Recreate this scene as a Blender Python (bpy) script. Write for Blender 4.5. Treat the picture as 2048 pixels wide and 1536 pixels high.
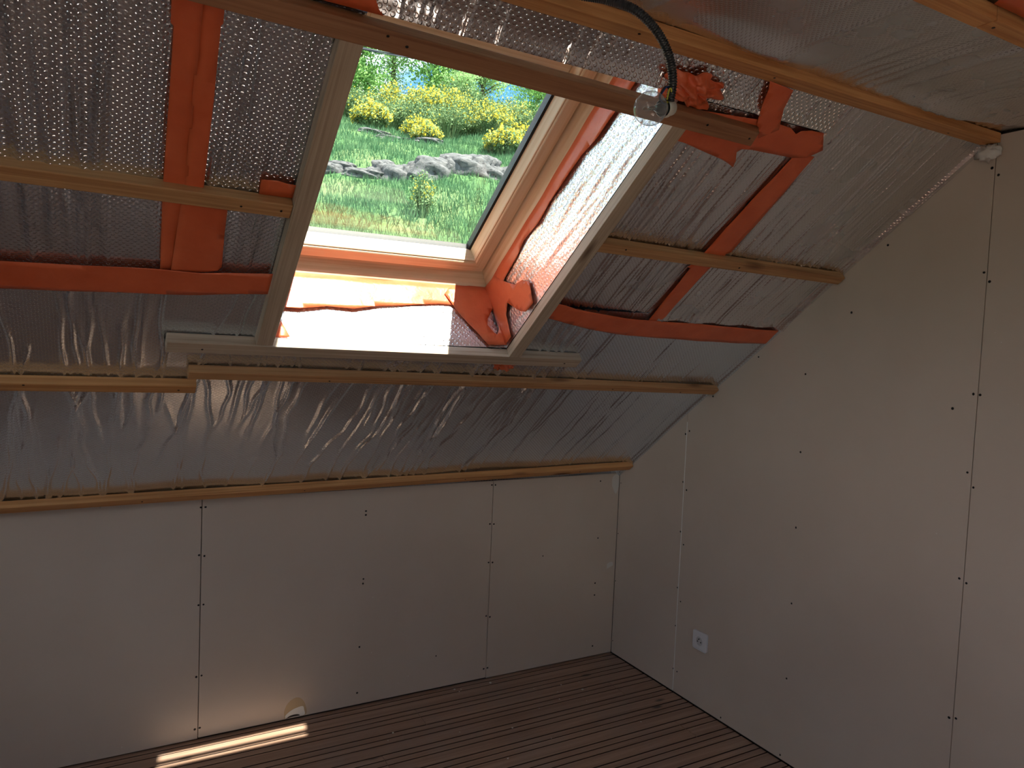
import bpy, bmesh, math, random
import numpy as np
from mathutils import Vector, Matrix

for o in list(bpy.data.objects):
    bpy.data.objects.remove(o)
SC = bpy.context.scene
COL = SC.collection

# ------------------------------------------------------------------ camera
CAM = Vector((-2.240, -2.852, 1.5147))
YAW, PITCH, ROLL, FPX = 0.5144, -0.0553, 0.0416, 1473.84
fwd = Vector((math.sin(YAW)*math.cos(PITCH), math.cos(YAW)*math.cos(PITCH), math.sin(PITCH)))
r0 = Vector((math.cos(YAW), -math.sin(YAW), 0)); u0 = r0.cross(fwd)
rr = math.cos(ROLL)*r0 + math.sin(ROLL)*u0
uu = -math.sin(ROLL)*r0 + math.cos(ROLL)*u0
cam_d = bpy.data.cameras.new('camera'); cam = bpy.data.objects.new('camera', cam_d); COL.objects.link(cam)
cam_d.sensor_width = 36.0; cam_d.lens = 36.0*FPX/2048.0; cam_d.clip_start = 0.02; cam_d.clip_end = 500
M = Matrix((rr, uu, -fwd)).transposed().to_4x4(); M.translation = CAM
cam.matrix_world = M
SC.camera = cam

# ------------------------------------------------------------------ light
SUN_DIR = Vector((-0.30, 1.043, -2.062)).normalized()      # travel direction
SUN_STRENGTH = 6.0
SKY_STRENGTH = 0.095
EXPOSURE = 2.12
sd = bpy.data.lights.new('sun', 'SUN'); sd.energy = SUN_STRENGTH; sd.angle = math.radians(0.53); sd.color = (1.0, 0.95, 0.87)
sun = bpy.data.objects.new('sun', sd); COL.objects.link(sun)
sun.rotation_euler = SUN_DIR.to_track_quat('-Z', 'Y').to_euler()
sun.location = (0, -6, 9)

W = bpy.data.worlds.new('sky'); SC.world = W; W.use_nodes = True
wn, wl = W.node_tree.nodes, W.node_tree.links
wn.clear()
wo = wn.new('ShaderNodeOutputWorld'); wb = wn.new('ShaderNodeBackground'); wb.inputs[1].default_value = SKY_STRENGTH
sky = wn.new('ShaderNodeTexSky'); sky.sky_type = 'NISHITA'; sky.sun_disc = False
sky.sun_elevation = math.asin(-SUN_DIR.z); sky.sun_rotation = math.atan2(-SUN_DIR.x, -SUN_DIR.y)
sky.altitude = 800; sky.air_density = 1.0; sky.dust_density = 0.3; sky.ozone_density = 1.2
tc = wn.new('ShaderNodeTexCoord'); nz = wn.new('ShaderNodeTexNoise'); nz.inputs['Scale'].default_value = 2.3
nz.inputs['Detail'].default_value = 6; nz.inputs['Roughness'].default_value = 0.55
mp = wn.new('ShaderNodeMapping'); mp.inputs['Location'].default_value = (2.11, 8.96, 4.23); mp.inputs['Scale'].default_value = (1, 1, 1.8)
cr = wn.new('ShaderNodeValToRGB'); cr.color_ramp.elements[0].position = 0.46; cr.color_ramp.elements[1].position = 0.60
mx = wn.new('ShaderNodeMix'); mx.data_type = 'RGBA'
mx.inputs[7].default_value = (13.0, 13.4, 14.0, 1)
wl.new(tc.outputs['Generated'], mp.inputs[0]); wl.new(mp.outputs[0], nz.inputs['Vector']); wl.new(nz.outputs['Fac'], cr.inputs[0])
sx = wn.new('ShaderNodeSeparateXYZ'); mr = wn.new('ShaderNodeMapRange'); mr.inputs[1].default_value = 0.0; mr.inputs[2].default_value = 0.06; cm = wn.new('ShaderNodeMath'); cm.operation = 'MULTIPLY'
wl.new(tc.outputs['Generated'], sx.inputs[0]); wl.new(sx.outputs[2], mr.inputs[0]); wl.new(mr.outputs[0], cm.inputs[0]); wl.new(cr.outputs[0], cm.inputs[1])      # clouds only above the horizon
wl.new(cm.outputs[0], mx.inputs[0]); tint = wn.new('ShaderNodeMix'); tint.data_type = 'RGBA'; tint.blend_type = 'MULTIPLY'; tint.inputs[0].default_value = 1.0; tint.inputs[7].default_value = (.42, .80, 1.0, 1)
wl.new(sky.outputs[0], tint.inputs[6]); wl.new(tint.outputs[2], mx.inputs[6]); wl.new(mx.outputs[2], wb.inputs[0]); wl.new(wb.outputs[0], wo.inputs[0])

SC.view_settings.view_transform = 'Standard'; SC.view_settings.look = 'None'
SC.view_settings.exposure = EXPOSURE; SC.view_settings.gamma = 1.0; SC.view_settings.use_curve_mapping = False
cy = SC.cycles
cy.max_bounces = 7; cy.diffuse_bounces = 4; cy.glossy_bounces = 4; cy.transparent_max_bounces = 16; cy.transmission_bounces = 4; cy.volume_bounces = 0
cy.blur_glossy = 0.6; cy.sample_clamp_indirect = 12.0; cy.use_denoising = True; cy.adaptive_threshold = 0.03

# ------------------------------------------------------------------ helpers
random.seed(7); RNG = np.random.default_rng(7)
def lin(r, g, b):
    f = lambda c: (c/255/12.92) if c/255 <= .04045 else ((c/255+.055)/1.055)**2.4
    return (f(r), f(g), f(b), 1)
def mat(name):
    m = bpy.data.materials.new(name); m.use_nodes = True
    nt = m.node_tree; b = nt.nodes['Principled BSDF']
    return m, nt, b
def N(nt, t, **kw):
    n = nt.nodes.new(t)
    for k, v in kw.items():
        if k in n.inputs: n.inputs[k].default_value = v
        else: setattr(n, k, v)
    return n
def ramp(nt, fac, stops):
    r = nt.nodes.new('ShaderNodeValToRGB'); e = r.color_ramp.elements
    e[0].position, e[0].color = stops[0]; e[1].position, e[1].color = stops[-1]
    for p, c in stops[1:-1]:
        x = e.new(p); x.color = c
    nt.links.new(fac, r.inputs[0]); return r.outputs[0]
def bump(nt, b, h, strength, dist, prev=None):
    n = N(nt, 'ShaderNodeBump'); n.inputs['Strength'].default_value = strength; n.inputs['Distance'].default_value = dist
    nt.links.new(h, n.inputs['Height'])
    if prev: nt.links.new(prev, n.inputs['Normal'])
    nt.links.new(n.outputs[0], b.inputs['Normal']); return n.outputs[0]
def objcoord(nt, scale=(1, 1, 1), loc=(0, 0, 0), rot=(0, 0, 0), out='Object'):
    t = N(nt, 'ShaderNodeTexCoord'); m = N(nt, 'ShaderNodeMapping')
    m.inputs['Scale'].default_value = scale; m.inputs['Location'].default_value = loc; m.inputs['Rotation'].default_value = rot
    nt.links.new(t.outputs[out], m.inputs[0]); return m.outputs[0]
def plain(name, col, rough=.6, metal=0.0, spec=.5):
    m, nt, b = mat(name); b.inputs['Base Color'].default_value = col; b.inputs['Roughness'].default_value = rough
    b.inputs['Metallic'].default_value = metal; b.inputs['Specular IOR Level'].default_value = spec
    return m
def wood(name, c1, c2, c3, rough=.6, scale=1.0, randomise=True):
    """pine: long grain along local x, knots, per object shift"""
    m, nt, b = mat(name)
    oi = N(nt, 'ShaderNodeObjectInfo')
    t = N(nt, 'ShaderNodeTexCoord'); add = N(nt, 'ShaderNodeVectorMath', operation='ADD')
    mul = N(nt, 'ShaderNodeMath', operation='MULTIPLY'); mul.inputs[1].default_value = 37.0
    nt.links.new(oi.outputs['Random'], mul.inputs[0])
    nt.links.new(t.outputs['Object'], add.inputs[0]); nt.links.new(mul.outputs[0], add.inputs[1])
    mp = N(nt, 'ShaderNodeMapping'); mp.inputs['Scale'].default_value = (1.3*scale, 60*scale, 60*scale); nt.links.new(add.outputs[0], mp.inputs[0])
    n1 = N(nt, 'ShaderNodeTexNoise', Scale=1.6, Detail=5.0, Roughness=.6, Distortion=.6); nt.links.new(mp.outputs[0], n1.inputs['Vector'])
    mp2 = N(nt, 'ShaderNodeMapping'); mp2.inputs['Scale'].default_value = (3.0*scale, 9*scale, 9*scale); nt.links.new(add.outputs[0], mp2.inputs[0])
    n2 = N(nt, 'ShaderNodeTexNoise', Scale=1.2, Detail=3.0); nt.links.new(mp2.outputs[0], n2.inputs['Vector'])
    c = ramp(nt, n1.outputs['Fac'], [(.3, c1), (.5, c2), (.72, c3)])
    vo = N(nt, 'ShaderNodeTexVoronoi', Scale=1.0); mp3 = N(nt, 'ShaderNodeMapping'); mp3.inputs['Scale'].default_value = (2.6, 11, 11)
    nt.links.new(add.outputs[0], mp3.inputs[0]); nt.links.new(mp3.outputs[0], vo.inputs['Vector'])
    kf = ramp(nt, vo.outputs['Distance'], [(.05, (0, 0, 0, 1)), (.16, (1, 1, 1, 1))])
    mk = N(nt, 'ShaderNodeMix', data_type='RGBA'); nt.links.new(kf, mk.inputs[0])
    mk.inputs[6].default_value = (c1[0]*.42, c1[1]*.34, c1[2]*.3, 1); nt.links.new(c, mk.inputs[7])
    sh = N(nt, 'ShaderNodeMix', data_type='RGBA', blend_type='MULTIPLY'); sh.inputs[0].default_value = .5
    nt.links.new(mk.outputs[2], sh.inputs[6]); nt.links.new(ramp(nt, n2.outputs['Fac'], [(.3, (.72, .7, .68, 1)), (.7, (1, 1, 1, 1))]), sh.inputs[7])
    nt.links.new(sh.outputs[2], b.inputs['Base Color']); b.inputs['Roughness'].default_value = rough
    bump(nt, b, n1.outputs['Fac'], .25, .0015)
    return m

def add_obj(name, verts, faces, m=None, parent=None, smooth=False):
    me = bpy.data.meshes.new(name); me.from_pydata([tuple(v) for v in verts], [], faces); me.update()
    if smooth: me.polygons.foreach_set('use_smooth', [True]*len(me.polygons))
    if m: me.materials.append(m)
    o = bpy.data.objects.new(name, me); COL.objects.link(o)
    if parent: o.parent = parent
    return o
def from_bm(name, bm, m=None, parent=None, smooth=False):
    me = bpy.data.meshes.new(name); bm.to_mesh(me); bm.free()
    if smooth: me.polygons.foreach_set('use_smooth', [True]*len(me.polygons))
    if m: me.materials.append(m)
    o = bpy.data.objects.new(name, me); COL.objects.link(o)
    if parent: o.parent = parent
    return o
def empty(name, loc=(0, 0, 0)):
    o = bpy.data.objects.new(name, None); o.location = loc; o.empty_display_size = .1; COL.objects.link(o); return o
def tag(o, label=None, cat=None, group=None, kind=None):
    if label: o['label'] = label
    if cat: o['category'] = cat
    if group: o['group'] = group
    if kind: o['kind'] = kind
    return o
def box_v(x0, x1, y0, y1, z0, z1):
    v = [(x0, y0, z0), (x1, y0, z0), (x1, y1, z0), (x0, y1, z0), (x0, y0, z1), (x1, y0, z1), (x1, y1, z1), (x0, y1, z1)]
    f = [(0, 3, 2, 1), (4, 5, 6, 7), (0, 1, 5, 4), (1, 2, 6, 5), (2, 3, 7, 6), (3, 0, 4, 7)]
    return v, f
def box_bm(x0, x1, y0, y1, z0, z1, bev=0.0, seg=1):
    bm = bmesh.new(); v, f = box_v(x0, x1, y0, y1, z0, z1)
    vs = [bm.verts.new(p) for p in v]
    for q in f: bm.faces.new([vs[i] for i in q])
    if bev: bmesh.ops.bevel(bm, geom=bm.edges[:], offset=bev, segments=seg, affect='EDGES', profile=.5)
    return bm
def join_boxes(boxes):
    V, F = [], []
    for b in boxes:
        v, f = box_v(*b); k = len(V); V += v; F += [tuple(i+k for i in q) for q in f]
    return V, F
def prism(poly, d0, d1, axis):
    """poly of 2D points extruded between d0,d1 along axis 'x' (poly=(y,z)) or 'y' (poly=(x,z)) or 'z'"""
    def P(a, d): return {'x': (d, a[0], a[1]), 'y': (a[0], d, a[1]), 'z': (a[0], a[1], d)}[axis]
    bm = bmesh.new(); A = [bm.verts.new(P(a, d0)) for a in poly]; B = [bm.verts.new(P(a, d1)) for a in poly]
    n = len(poly); bm.faces.new(A); bm.faces.new(B[::-1])
    for i in range(n): bm.faces.new((A[i], B[i], B[(i+1) % n], A[(i+1) % n]))
    bmesh.ops.recalc_face_normals(bm, faces=bm.faces[:]); return bm
def tube_bm(bm, pts, rad, seg=10, cap=True):
    """tube along points; rad scalar or list"""
    pts = [Vector(p) for p in pts]; n = len(pts)
    R = rad if hasattr(rad, '__len__') else [rad]*n
    rings = []; up = None
    for i, p in enumerate(pts):
        t = (pts[min(i+1, n-1)] - pts[max(i-1, 0)]).normalized()
        if up is None: up = Vector((0, 0, 1)) if abs(t.z) < .9 else Vector((1, 0, 0))
        a = (up - t*up.dot(t)).normalized(); up = a; b = t.cross(a)
        rings.append([bm.verts.new(p + R[i]*(math.cos(2*math.pi*k/seg)*a + math.sin(2*math.pi*k/seg)*b)) for k in range(seg)])
    for A, B in zip(rings[:-1], rings[1:]):
        for k in range(seg): bm.faces.new((A[k], A[(k+1) % seg], B[(k+1) % seg], B[k]))
    if cap: bm.faces.new(rings[0][::-1]); bm.faces.new(rings[-1])
    return bm
def spline(ctrl, per=12):
    P = [Vector(c) for c in ctrl]; P = [2*P[0]-P[1]] + P + [2*P[-1]-P[-2]]; out = []
    for i in range(1, len(P)-2):
        for k in range(per):
            t = k/per; a, b, c, d = P[i-1:i+3]
            out.append(.5*((2*b)+(c-a)*t+(2*a-5*b+4*c-d)*t*t+(3*b-a-3*c+d)*t**3))
    out.append(P[-2]); return out

# ------------------------------------------------------------------ roof frame: local (x, v up the slope, n into the room)
H0, TH = 0.9052, 0.6550
CT, ST = math.cos(TH), math.sin(TH)
ROOF = Matrix(((1, 0, 0, 0), (0, -CT, -ST, 0), (0, ST, -CT, H0), (0, 0, 0, 1)))     # (x,v,n) -> world
def on_roof(o): o.matrix_world = ROOF; return o
XL, YF, ZC = -4.40, -5.10, 2.170
VC = (ZC-H0)/ST
WX0, WX1, WV0, WV1 = -1.826, -1.088, 0.972, 1.958          # window well

# ------------------------------------------------------------------ materials
M_WOOD = wood('pine_batten', lin(168, 116, 74), lin(196, 146, 98), lin(214, 168, 120))
M_WOODY = wood('pine_batten_honey', lin(184, 124, 70), lin(212, 154, 96), lin(226, 174, 116))
M_WOODB = wood('pine_batten_brown', lin(138, 92, 62), lin(162, 114, 80), lin(178, 132, 96))
M_TRIM = wood('pine_trim_pale', lin(168, 146, 124), lin(192, 172, 150), lin(206, 190, 170))
M_WIN = wood('window_pine', lin(220, 184, 144), lin(234, 204, 168), lin(242, 218, 190), rough=.38)
M_SCREW = plain('dark_screw', lin(26, 25, 26), .5, .4)
M_BLACK = plain('black_rubber', lin(18, 20, 22), .45)

def foil_mat(name, base=(.83, .86, .92), rough=.30, bub=100.0, bstr=.5, crinkle=.35):
    m, nt, b = mat(name)
    b.inputs['Metallic'].default_value = 1.0; b.inputs['Base Color'].default_value = (*base, 1)
    c = objcoord(nt, rot=(0, 0, math.radians(45)))
    vo = N(nt, 'ShaderNodeTexVoronoi', voronoi_dimensions='2D', Scale=bub, Randomness=.12); nt.links.new(c, vo.inputs['Vector'])
    h = ramp(nt, vo.outputs['Distance'], [(.26, (1, 1, 1, 1)), (.40, (0, 0, 0, 1))])
    c2 = objcoord(nt, scale=(1, .35, 1))
    nz = N(nt, 'ShaderNodeTexNoise', Scale=70.0, Detail=4.0, Roughness=.6); nt.links.new(c2, nz.inputs['Vector'])
    p = bump(nt, b, h, bstr, .0018)
    bump(nt, b, nz.outputs['Fac'], crinkle, .004, p)
    n3 = N(nt, 'ShaderNodeTexNoise', Scale=6.0, Detail=3.0); nt.links.new(objcoord(nt), n3.inputs['Vector'])
    r = ramp(nt, n3.outputs['Fac'], [(.3, (rough*.8,)*3+(1,)), (.7, (rough*1.3,)*3+(1,))])
    nt.links.new(r, b.inputs['Roughness'])
    return m
M_FOIL = foil_mat('bubble_foil', base=(.80, .89, 1.0), rough=.20, bub=100, bstr=.45, crinkle=.08)
M_FOIL_FINE = foil_mat('bubble_foil_fine', base=(.80, .80, .82), rough=.24, bub=115, bstr=.28, crinkle=.06)
M_FOIL_BIG = foil_mat('bubble_foil_well', base=(.84, .84, .86), rough=.20, bub=82, bstr=.8, crinkle=.12)

def tape_mat():
    m, nt, b = mat('orange_tape')
    n = N(nt, 'ShaderNodeTexNoise', Scale=14.0, Detail=4.0); nt.links.new(objcoord(nt), n.inputs['Vector'])
    c = ramp(nt, n.outputs['Fac'], [(.3, lin(216, 98, 58)), (.7, lin(230, 114, 72))])
    nt.links.new(c, b.inputs['Base Color']); b.inputs['Roughness'].default_value = .36
    n2 = N(nt, 'ShaderNodeTexNoise', Scale=30.0, Detail=3.0, Distortion=.8); nt.links.new(objcoord(nt), n2.inputs['Vector'])
    bump(nt, b, n2.outputs['Fac'], .35, .004)
    return m
M_TAPE = tape_mat()

def board_mat():
    m, nt, b = mat('plasterboard')
    g = N(nt, 'ShaderNodeNewGeometry')
    n = N(nt, 'ShaderNodeTexNoise', Scale=1.3, Detail=5.0, Roughness=.55); nt.links.new(g.outputs['Position'], n.inputs['Vector'])
    c = ramp(nt, n.outputs['Fac'], [(.3, lin(198, 182, 166)), (.7, lin(210, 196, 182))])
    sp = N(nt, 'ShaderNodeTexVoronoi', Scale=22.0); nt.links.new(g.outputs['Position'], sp.inputs['Vector'])
    f = ramp(nt, sp.outputs['Distance'], [(.02, (1, 1, 1, 1)), (.05, (0, 0, 0, 1))])
    pick = N(nt, 'ShaderNodeTexNoise', Scale=2.2, Detail=1.0); nt.links.new(g.outputs['Position'], pick.inputs['Vector'])
    pf = ramp(nt, pick.outputs['Fac'], [(.58, (0, 0, 0, 1)), (.62, (1, 1, 1, 1))])
    mu = N(nt, 'ShaderNodeMath', operation='MULTIPLY'); nt.links.new(f, mu.inputs[0]); nt.links.new(pf, mu.inputs[1])
    mixn = N(nt, 'ShaderNodeMix', data_type='RGBA'); nt.links.new(mu.outputs[0], mixn.inputs[0]); nt.links.new(c, mixn.inputs[6]); mixn.inputs[7].default_value = lin(226, 222, 214)
    nt.links.new(mixn.outputs[2], b.inputs['Base Color'])
    b.inputs['Roughness'].default_value = .72; b.inputs['Specular IOR Level'].default_value = .25
    n2 = N(nt, 'ShaderNodeTexNoise', Scale=260.0, Detail=2.0); nt.links.new(g.outputs['Position'], n2.inputs['Vector'])
    bump(nt, b, n2.outputs['Fac'], .12, .001)
    return m
M_BOARD = board_mat()
M_PLASTER = plain('white_plaster', lin(228, 226, 220), .85)
M_PAPER = plain('torn_card', lin(190, 168, 136), .9)
M_BACK = plain('dark_backing', lin(60, 52, 46), .9)

# ------------------------------------------------------------------ room shell
roof = add_obj('ceiling', *join_boxes([
    (XL-.3, WX0-.012, -.4, VC+.25, -.32, -.03), (WX1+.012, .30, -.4, VC+.25, -.32, -.03),
    (WX0-.012, WX1+.012, -.4, WV0-.012, -.32, -.03), (WX0-.012, WX1+.012, WV1+.012, VC+.25, -.32, -.03)]), M_BACK)
on_roof(roof); tag(roof, kind='structure')
flat = add_obj('ceiling', *box_v(XL-.2, .2, YF+1.4, -1.58, ZC+.03, ZC+.25), M_BACK); tag(flat, kind='structure')

# front half of the attic, behind the camera: a slope with an added fill-light roof window, walls and floor
ROOF2 = Matrix(((1, 0, 0, 0), (0, CT, ST, YF), (0, ST, -CT, H0), (0, 0, 0, 1)))
W2 = (-1.95, -.85, .80, 1.80)
sl2 = add_obj('ceiling', *join_boxes([
    (XL-.3, W2[0], -.4, VC+.25, -.28, .0), (W2[1], .30, -.4, VC+.25, -.28, .0),
    (W2[0], W2[1], -.4, W2[2], -.28, .0), (W2[0], W2[1], W2[3], VC+.25, -.28, .0)]), M_FOIL_FINE)
sl2.matrix_world = ROOF2; tag(sl2, kind='structure')

def gable_z(y):
    z1 = H0 - y*ST/CT; z2 = H0 + (y-YF)*ST/CT
    return min(z1, z2, ZC)
wb_ = from_bm('wall_back', prism([(XL-.1, -.12), (.10, -.12), (.10, H0+.02), (XL-.1, H0+.02)], .0145, .12, 'y'), M_BACK); tag(wb_, kind='structure')
gp = [(.12, -.12), (.12, H0-.06), (-1.58, ZC+.03), (YF+1.58, ZC+.03), (YF-.12, H0-.06), (YF-.12, -.12)]
wr_ = from_bm('wall_right', prism(gp, .0145, .12, 'x'), M_BACK); tag(wr_, kind='structure')
W3 = (-4.35, -3.45, .95, 2.00)          # y0,y1,z0,z1 of the gable window added behind the camera for fill light
lp = [[(.12, -.12), (.12, H0-.06), (W3[1], gable_z(W3[1])+.03), (W3[1], -.12)], [(W3[0], -.12), (W3[0], ZC+.03), (YF-.12, H0-.06), (YF-.12, -.12)],
      [(W3[1], -.12), (W3[1], W3[2]), (W3[0], W3[2]), (W3[0], -.12)], [(W3[1], W3[3]), (W3[1], ZC+.03), (W3[0], ZC+.03), (W3[0], W3[3])], [(-1.5, 1.9), (-1.58, ZC+.03), (W3[1], ZC+.03), (W3[1], 1.9)]]
lbm = bmesh.new()
for q_ in lp:
    b2_ = prism(q_, XL-.12, XL, 'x'); tm_ = bpy.data.meshes.new('tmp'); b2_.to_mesh(tm_); b2_.free(); lbm.from_mesh(tm_); bpy.data.meshes.remove(tm_)
wl_ = from_bm('wall_left', lbm, M_BOARD); tag(wl_, kind='structure')
wf_ = from_bm('wall_front', prism([(XL-.1, -.12), (.10, -.12), (.10, H0+.02), (XL-.1, H0+.02)], YF-.12, YF, 'y'), M_BOARD); tag(wf_, kind='structure')

# plasterboard panels, screws
screw_me = None
def screw(parent, loc, axis, r=.0042):
    global screw_me
    if screw_me is None:
        bm = bmesh.new(); bmesh.ops.create_cone(bm, cap_ends=True, segments=10, radius1=1, radius2=.7, depth=.4)
        screw_me = bpy.data.meshes.new('screw'); bm.to_mesh(screw_me); bm.free(); screw_me.materials.append(M_SCREW)
    o = bpy.data.objects.new('screw', screw_me); COL.objects.link(o); o.parent = parent
    o.location = loc; o.scale = (r*random.uniform(.85, 1.15), r*random.uniform(.8, 1.1), r)
    o.rotation_euler = {'y': (math.pi/2, 0, 0), 'x': (0, -math.pi/2, 0), 'n': (0, 0, 0)}[axis]
    return o
KZ = .008
kx = [(0.0, -.701), (-.701, -1.901), (-1.901, -3.101), (-3.101, XL)]
kpan = []
for a, b_ in kx:
    bm = box_bm(b_+.0012, a-.0012, 0, .0135, KZ if a == -.701 else .005, H0-.004, bev=.0012)
    kpan.append(from_bm('plasterboard_panel', bm, M_BOARD, wb_))
kscr = [(-1.905, .872), (-1.889, .872), (-1.908, .696), (-1.89, .691), (-1.907, .51), (-1.89, .51), (-1.91, .241), (-1.892, .243), (-1.912, .043), (-1.895, .045),
        (-1.283, .811), (-1.283, .795), (-1.285, .531), (-1.286, .512), (-1.293, .249), (-1.297, .057), (-.709, .884), (-.691, .883), (-.711, .709), (-.691, .707),
        (-.71, .535), (-.69, .533), (-.711, .292), (-.692, .285), (-.713, .05), (-.694, .051), (-.425, .534), (-.115, .868), (-.114, .589), (-.118, .367), (-.118, .308),
        (-.115, .054), (-.949, .151)]
for x, z in kscr:
    k = [i for i, (a, b_) in enumerate(kx) if b_ <= x <= a][0]
    screw(kpan[k], (x, -.0006, z), 'y', .0032 if x in (-.949, -.425) else .0044)
gy = [(0.0, -.451), (-.451, -1.651), (-1.651, -2.851), (-2.851, -4.051), (-4.051, YF)]
gpan = []
for a, b_ in gy:
    ys = [a-.0012] + [y for y in (-(ZC-H0)*CT/ST, YF+(ZC-H0)*CT/ST) if b_ < y < a] + [b_+.0012]
    poly = [(ys[0], .006), *[(y, gable_z(y)-.004) for y in ys], (ys[-1], .006)]
    gpan.append(from_bm('plasterboard_panel', prism(poly, 0, .0135, 'x'), M_BOARD, wr_))
gscr = [(-1.642, 2.075), (-1.661, 2.052), (-1.642, 1.776), (-1.659, 1.749), (-1.638, 1.422), (-1.657, 1.421), (-1.638, 1.19), (-1.658, 1.149), (-1.638, .872), (-1.659, .864),
        (-1.639, .447), (-1.659, .454), (-1.335, 1.884), (-1.218, 1.667), (-1.047, 1.447), (-1.047, 1.162), (-1.048, .883), (-1.05, .6), (-1.049, .316), (-1.042, .02), (-.825, 1.501),
        (-.595, 1.328), (-.444, 1.151), (-.467, 1.167), (-.444, .94), (-.469, .909), (-.446, .72), (-.469, .668), (-.446, .47), (-.47, .415), (-.447, .299), (-.447, .105), (-.472, .101),
        (-.012, .854), (-.009, .603), (-.008, .366), (-.009, .065), (-.74, .02), (-1.581, 1.374)]
for y, z in gscr:
    k = [i for i, (a, b_) in enumerate(gy) if b_ <= y <= a][0]
    screw(gpan[k], (-.0006, y, z), 'x', .0030 if y > -.05 else .0042)
# bright paper edge standing in the joint of the gable boards
from_bm('joint_edge', box_bm(-.0015, .004, -.4535, -.4495, .012, 1.205, bev=.0008), M_PLASTER, wr_)
# torn plasterboard at the foot of the back wall
def blob_poly(pts, n=28):
    return [tuple(p[:2]) for p in spline([(a, b, 0) for a, b in pts]+[(pts[0][0], pts[0][1], 0)], per=4)][:-1]
tp = from_bm('torn_paper', prism(blob_poly([(-1.588, .012), (-1.589, .040), (-1.578, .068), (-1.558, .084), (-1.538, .088), (-1.520, .076), (-1.507, .052), (-1.503, .014), (-1.54, .012)]), -.0004, .004, 'y'), M_PAPER, kpan[1])
tp2 = from_bm('bare_plaster', prism(blob_poly([(-1.584, .012), (-1.584, .024), (-1.566, .038), (-1.545, .046), (-1.518, .049), (-1.512, .034), (-1.510, .013), (-1.54, .012)]), -.0012, .004, 'y'), M_PLASTER, kpan[1])
from_bm('crack', prism(blob_poly([(-1.583, .010), (-1.566, .020), (-1.54, .021), (-1.528, .014), (-1.55, .014), (-1.57, .013)]), -.0018, .004, 'y'), M_BACK, kpan[1])
# filler smears by the corner
M_SMEAR = plain('filler_smear', lin(212, 208, 200), .85)
for pts in ([(-.045, .842), (-.042, .885), (-.008, .895), (-.004, .84), (-.02, .80)], [(-.052, .43), (-.05, .455), (-.022, .462), (-.015, .445), (-.03, .438)]):
    from_bm('filler_smear', prism(blob_poly(pts), -.0004, .003, 'y'), M_SMEAR, kpan[0])
cr_ = bmesh.new()
bmesh.ops.create_icosphere(cr_, subdivisions=3, radius=1)
for v in cr_.verts:
    v.co = Vector((v.co.x*.012, v.co.y*.030, v.co.z*.022)) * (1+.5*math.sin(9*v.co.x+5*v.co.z)*math.cos(7*v.co.y))
lump = from_bm('mounting_foam_lump', cr_, M_PLASTER, None, True); lump.location = (-.012, -1.637, 2.118)
tag(lump, 'crumpled white lump stuffed in the top corner of the gable wall', 'filler')

# ------------------------------------------------------------------ floor boards
def floor_mat():
    m, nt, b = mat('floor_pine')
    oi = N(nt, 'ShaderNodeObjectInfo'); g = N(nt, 'ShaderNodeNewGeometry')
    mul = N(nt, 'ShaderNodeMath', operation='MULTIPLY'); mul.inputs[1].default_value = 53.0; nt.links.new(oi.outputs['Random'], mul.inputs[0])
    add = N(nt, 'ShaderNodeVectorMath', operation='ADD'); nt.links.new(g.outputs['Position'], add.inputs[0]); nt.links.new(mul.outputs[0], add.inputs[1])
    mp = N(nt, 'ShaderNodeMapping'); mp.inputs['Scale'].default_value = (1.5, 42, 42); nt.links.new(add.outputs[0], mp.inputs[0])
    n1 = N(nt, 'ShaderNodeTexNoise', Scale=1.5, Detail=5.0, Roughness=.6, Distortion=.5); nt.links.new(mp.outputs[0], n1.inputs['Vector'])
    c = ramp(nt, n1.outputs['Fac'], [(.3, lin(138, 104, 86)), (.55, lin(166, 132, 110)), (.75, lin(184, 152, 130))])
    vo = N(nt, 'ShaderNodeTexVoronoi', Scale=1.0); mp3 = N(nt, 'ShaderNodeMapping'); mp3.inputs['Scale'].default_value = (4, 10, 10)
    nt.links.new(add.outputs[0], mp3.inputs[0]); nt.links.new(mp3.outputs[0], vo.inputs['Vector'])
    kf = ramp(nt, vo.outputs['Distance'], [(.06, (0, 0, 0, 1)), (.14, (1, 1, 1, 1))])
    mk = N(nt, 'ShaderNodeMix', data_type='RGBA'); nt.links.new(kf, mk.inputs[0]); mk.inputs[6].default_value = lin(58, 40, 32); nt.links.new(c, mk.inputs[7])
    n2 = N(nt, 'ShaderNodeTexNoise', Scale=3.2, Detail=6.0, Roughness=.65); nt.links.new(g.outputs['Position'], n2.inputs['Vector'])
    df = ramp(nt, n2.outputs['Fac'], [(.46, (0, 0, 0, 1)), (.72, (.62, .62, .62, 1))])
    dm = N(nt, 'ShaderNodeMix', data_type='RGBA'); nt.links.new(df, dm.inputs[0]); nt.links.new(mk.outputs[2], dm.inputs[6]); dm.inputs[7].default_value = lin(146, 132, 124)
    nt.links.new(dm.outputs[2], b.inputs['Base Color'])
    b.inputs['Roughness'].default_value = .32; b.inputs['Specular IOR Level'].default_value = .7
    bump(nt, b, n1.outputs['Fac'], .2, .001)
    return m
M_FLOOR = floor_mat()
fl = add_obj('floor', *box_v(XL-.1, .1, YF-.1, .1, -.14, -.0225), M_BACK); tag(fl, kind='structure')
M_GROOVE = plain('groove_dark', lin(56, 38, 30), .9)  # darker brown for the groove faces
def board_profile(w):
    g = .0052; d = .0080
    P = [(0, -.022), (0, -d), (-g*.6, 0)]
    for c in (.034, .068): P += [(-(c-g/2), 0), (-c, -d), (-(c+g/2), 0)]
    P += [(-(w-g*.6), 0), (-w, -d), (-w, -.022)]
    return P
BW = .1325
y = .012; row = 0
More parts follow.
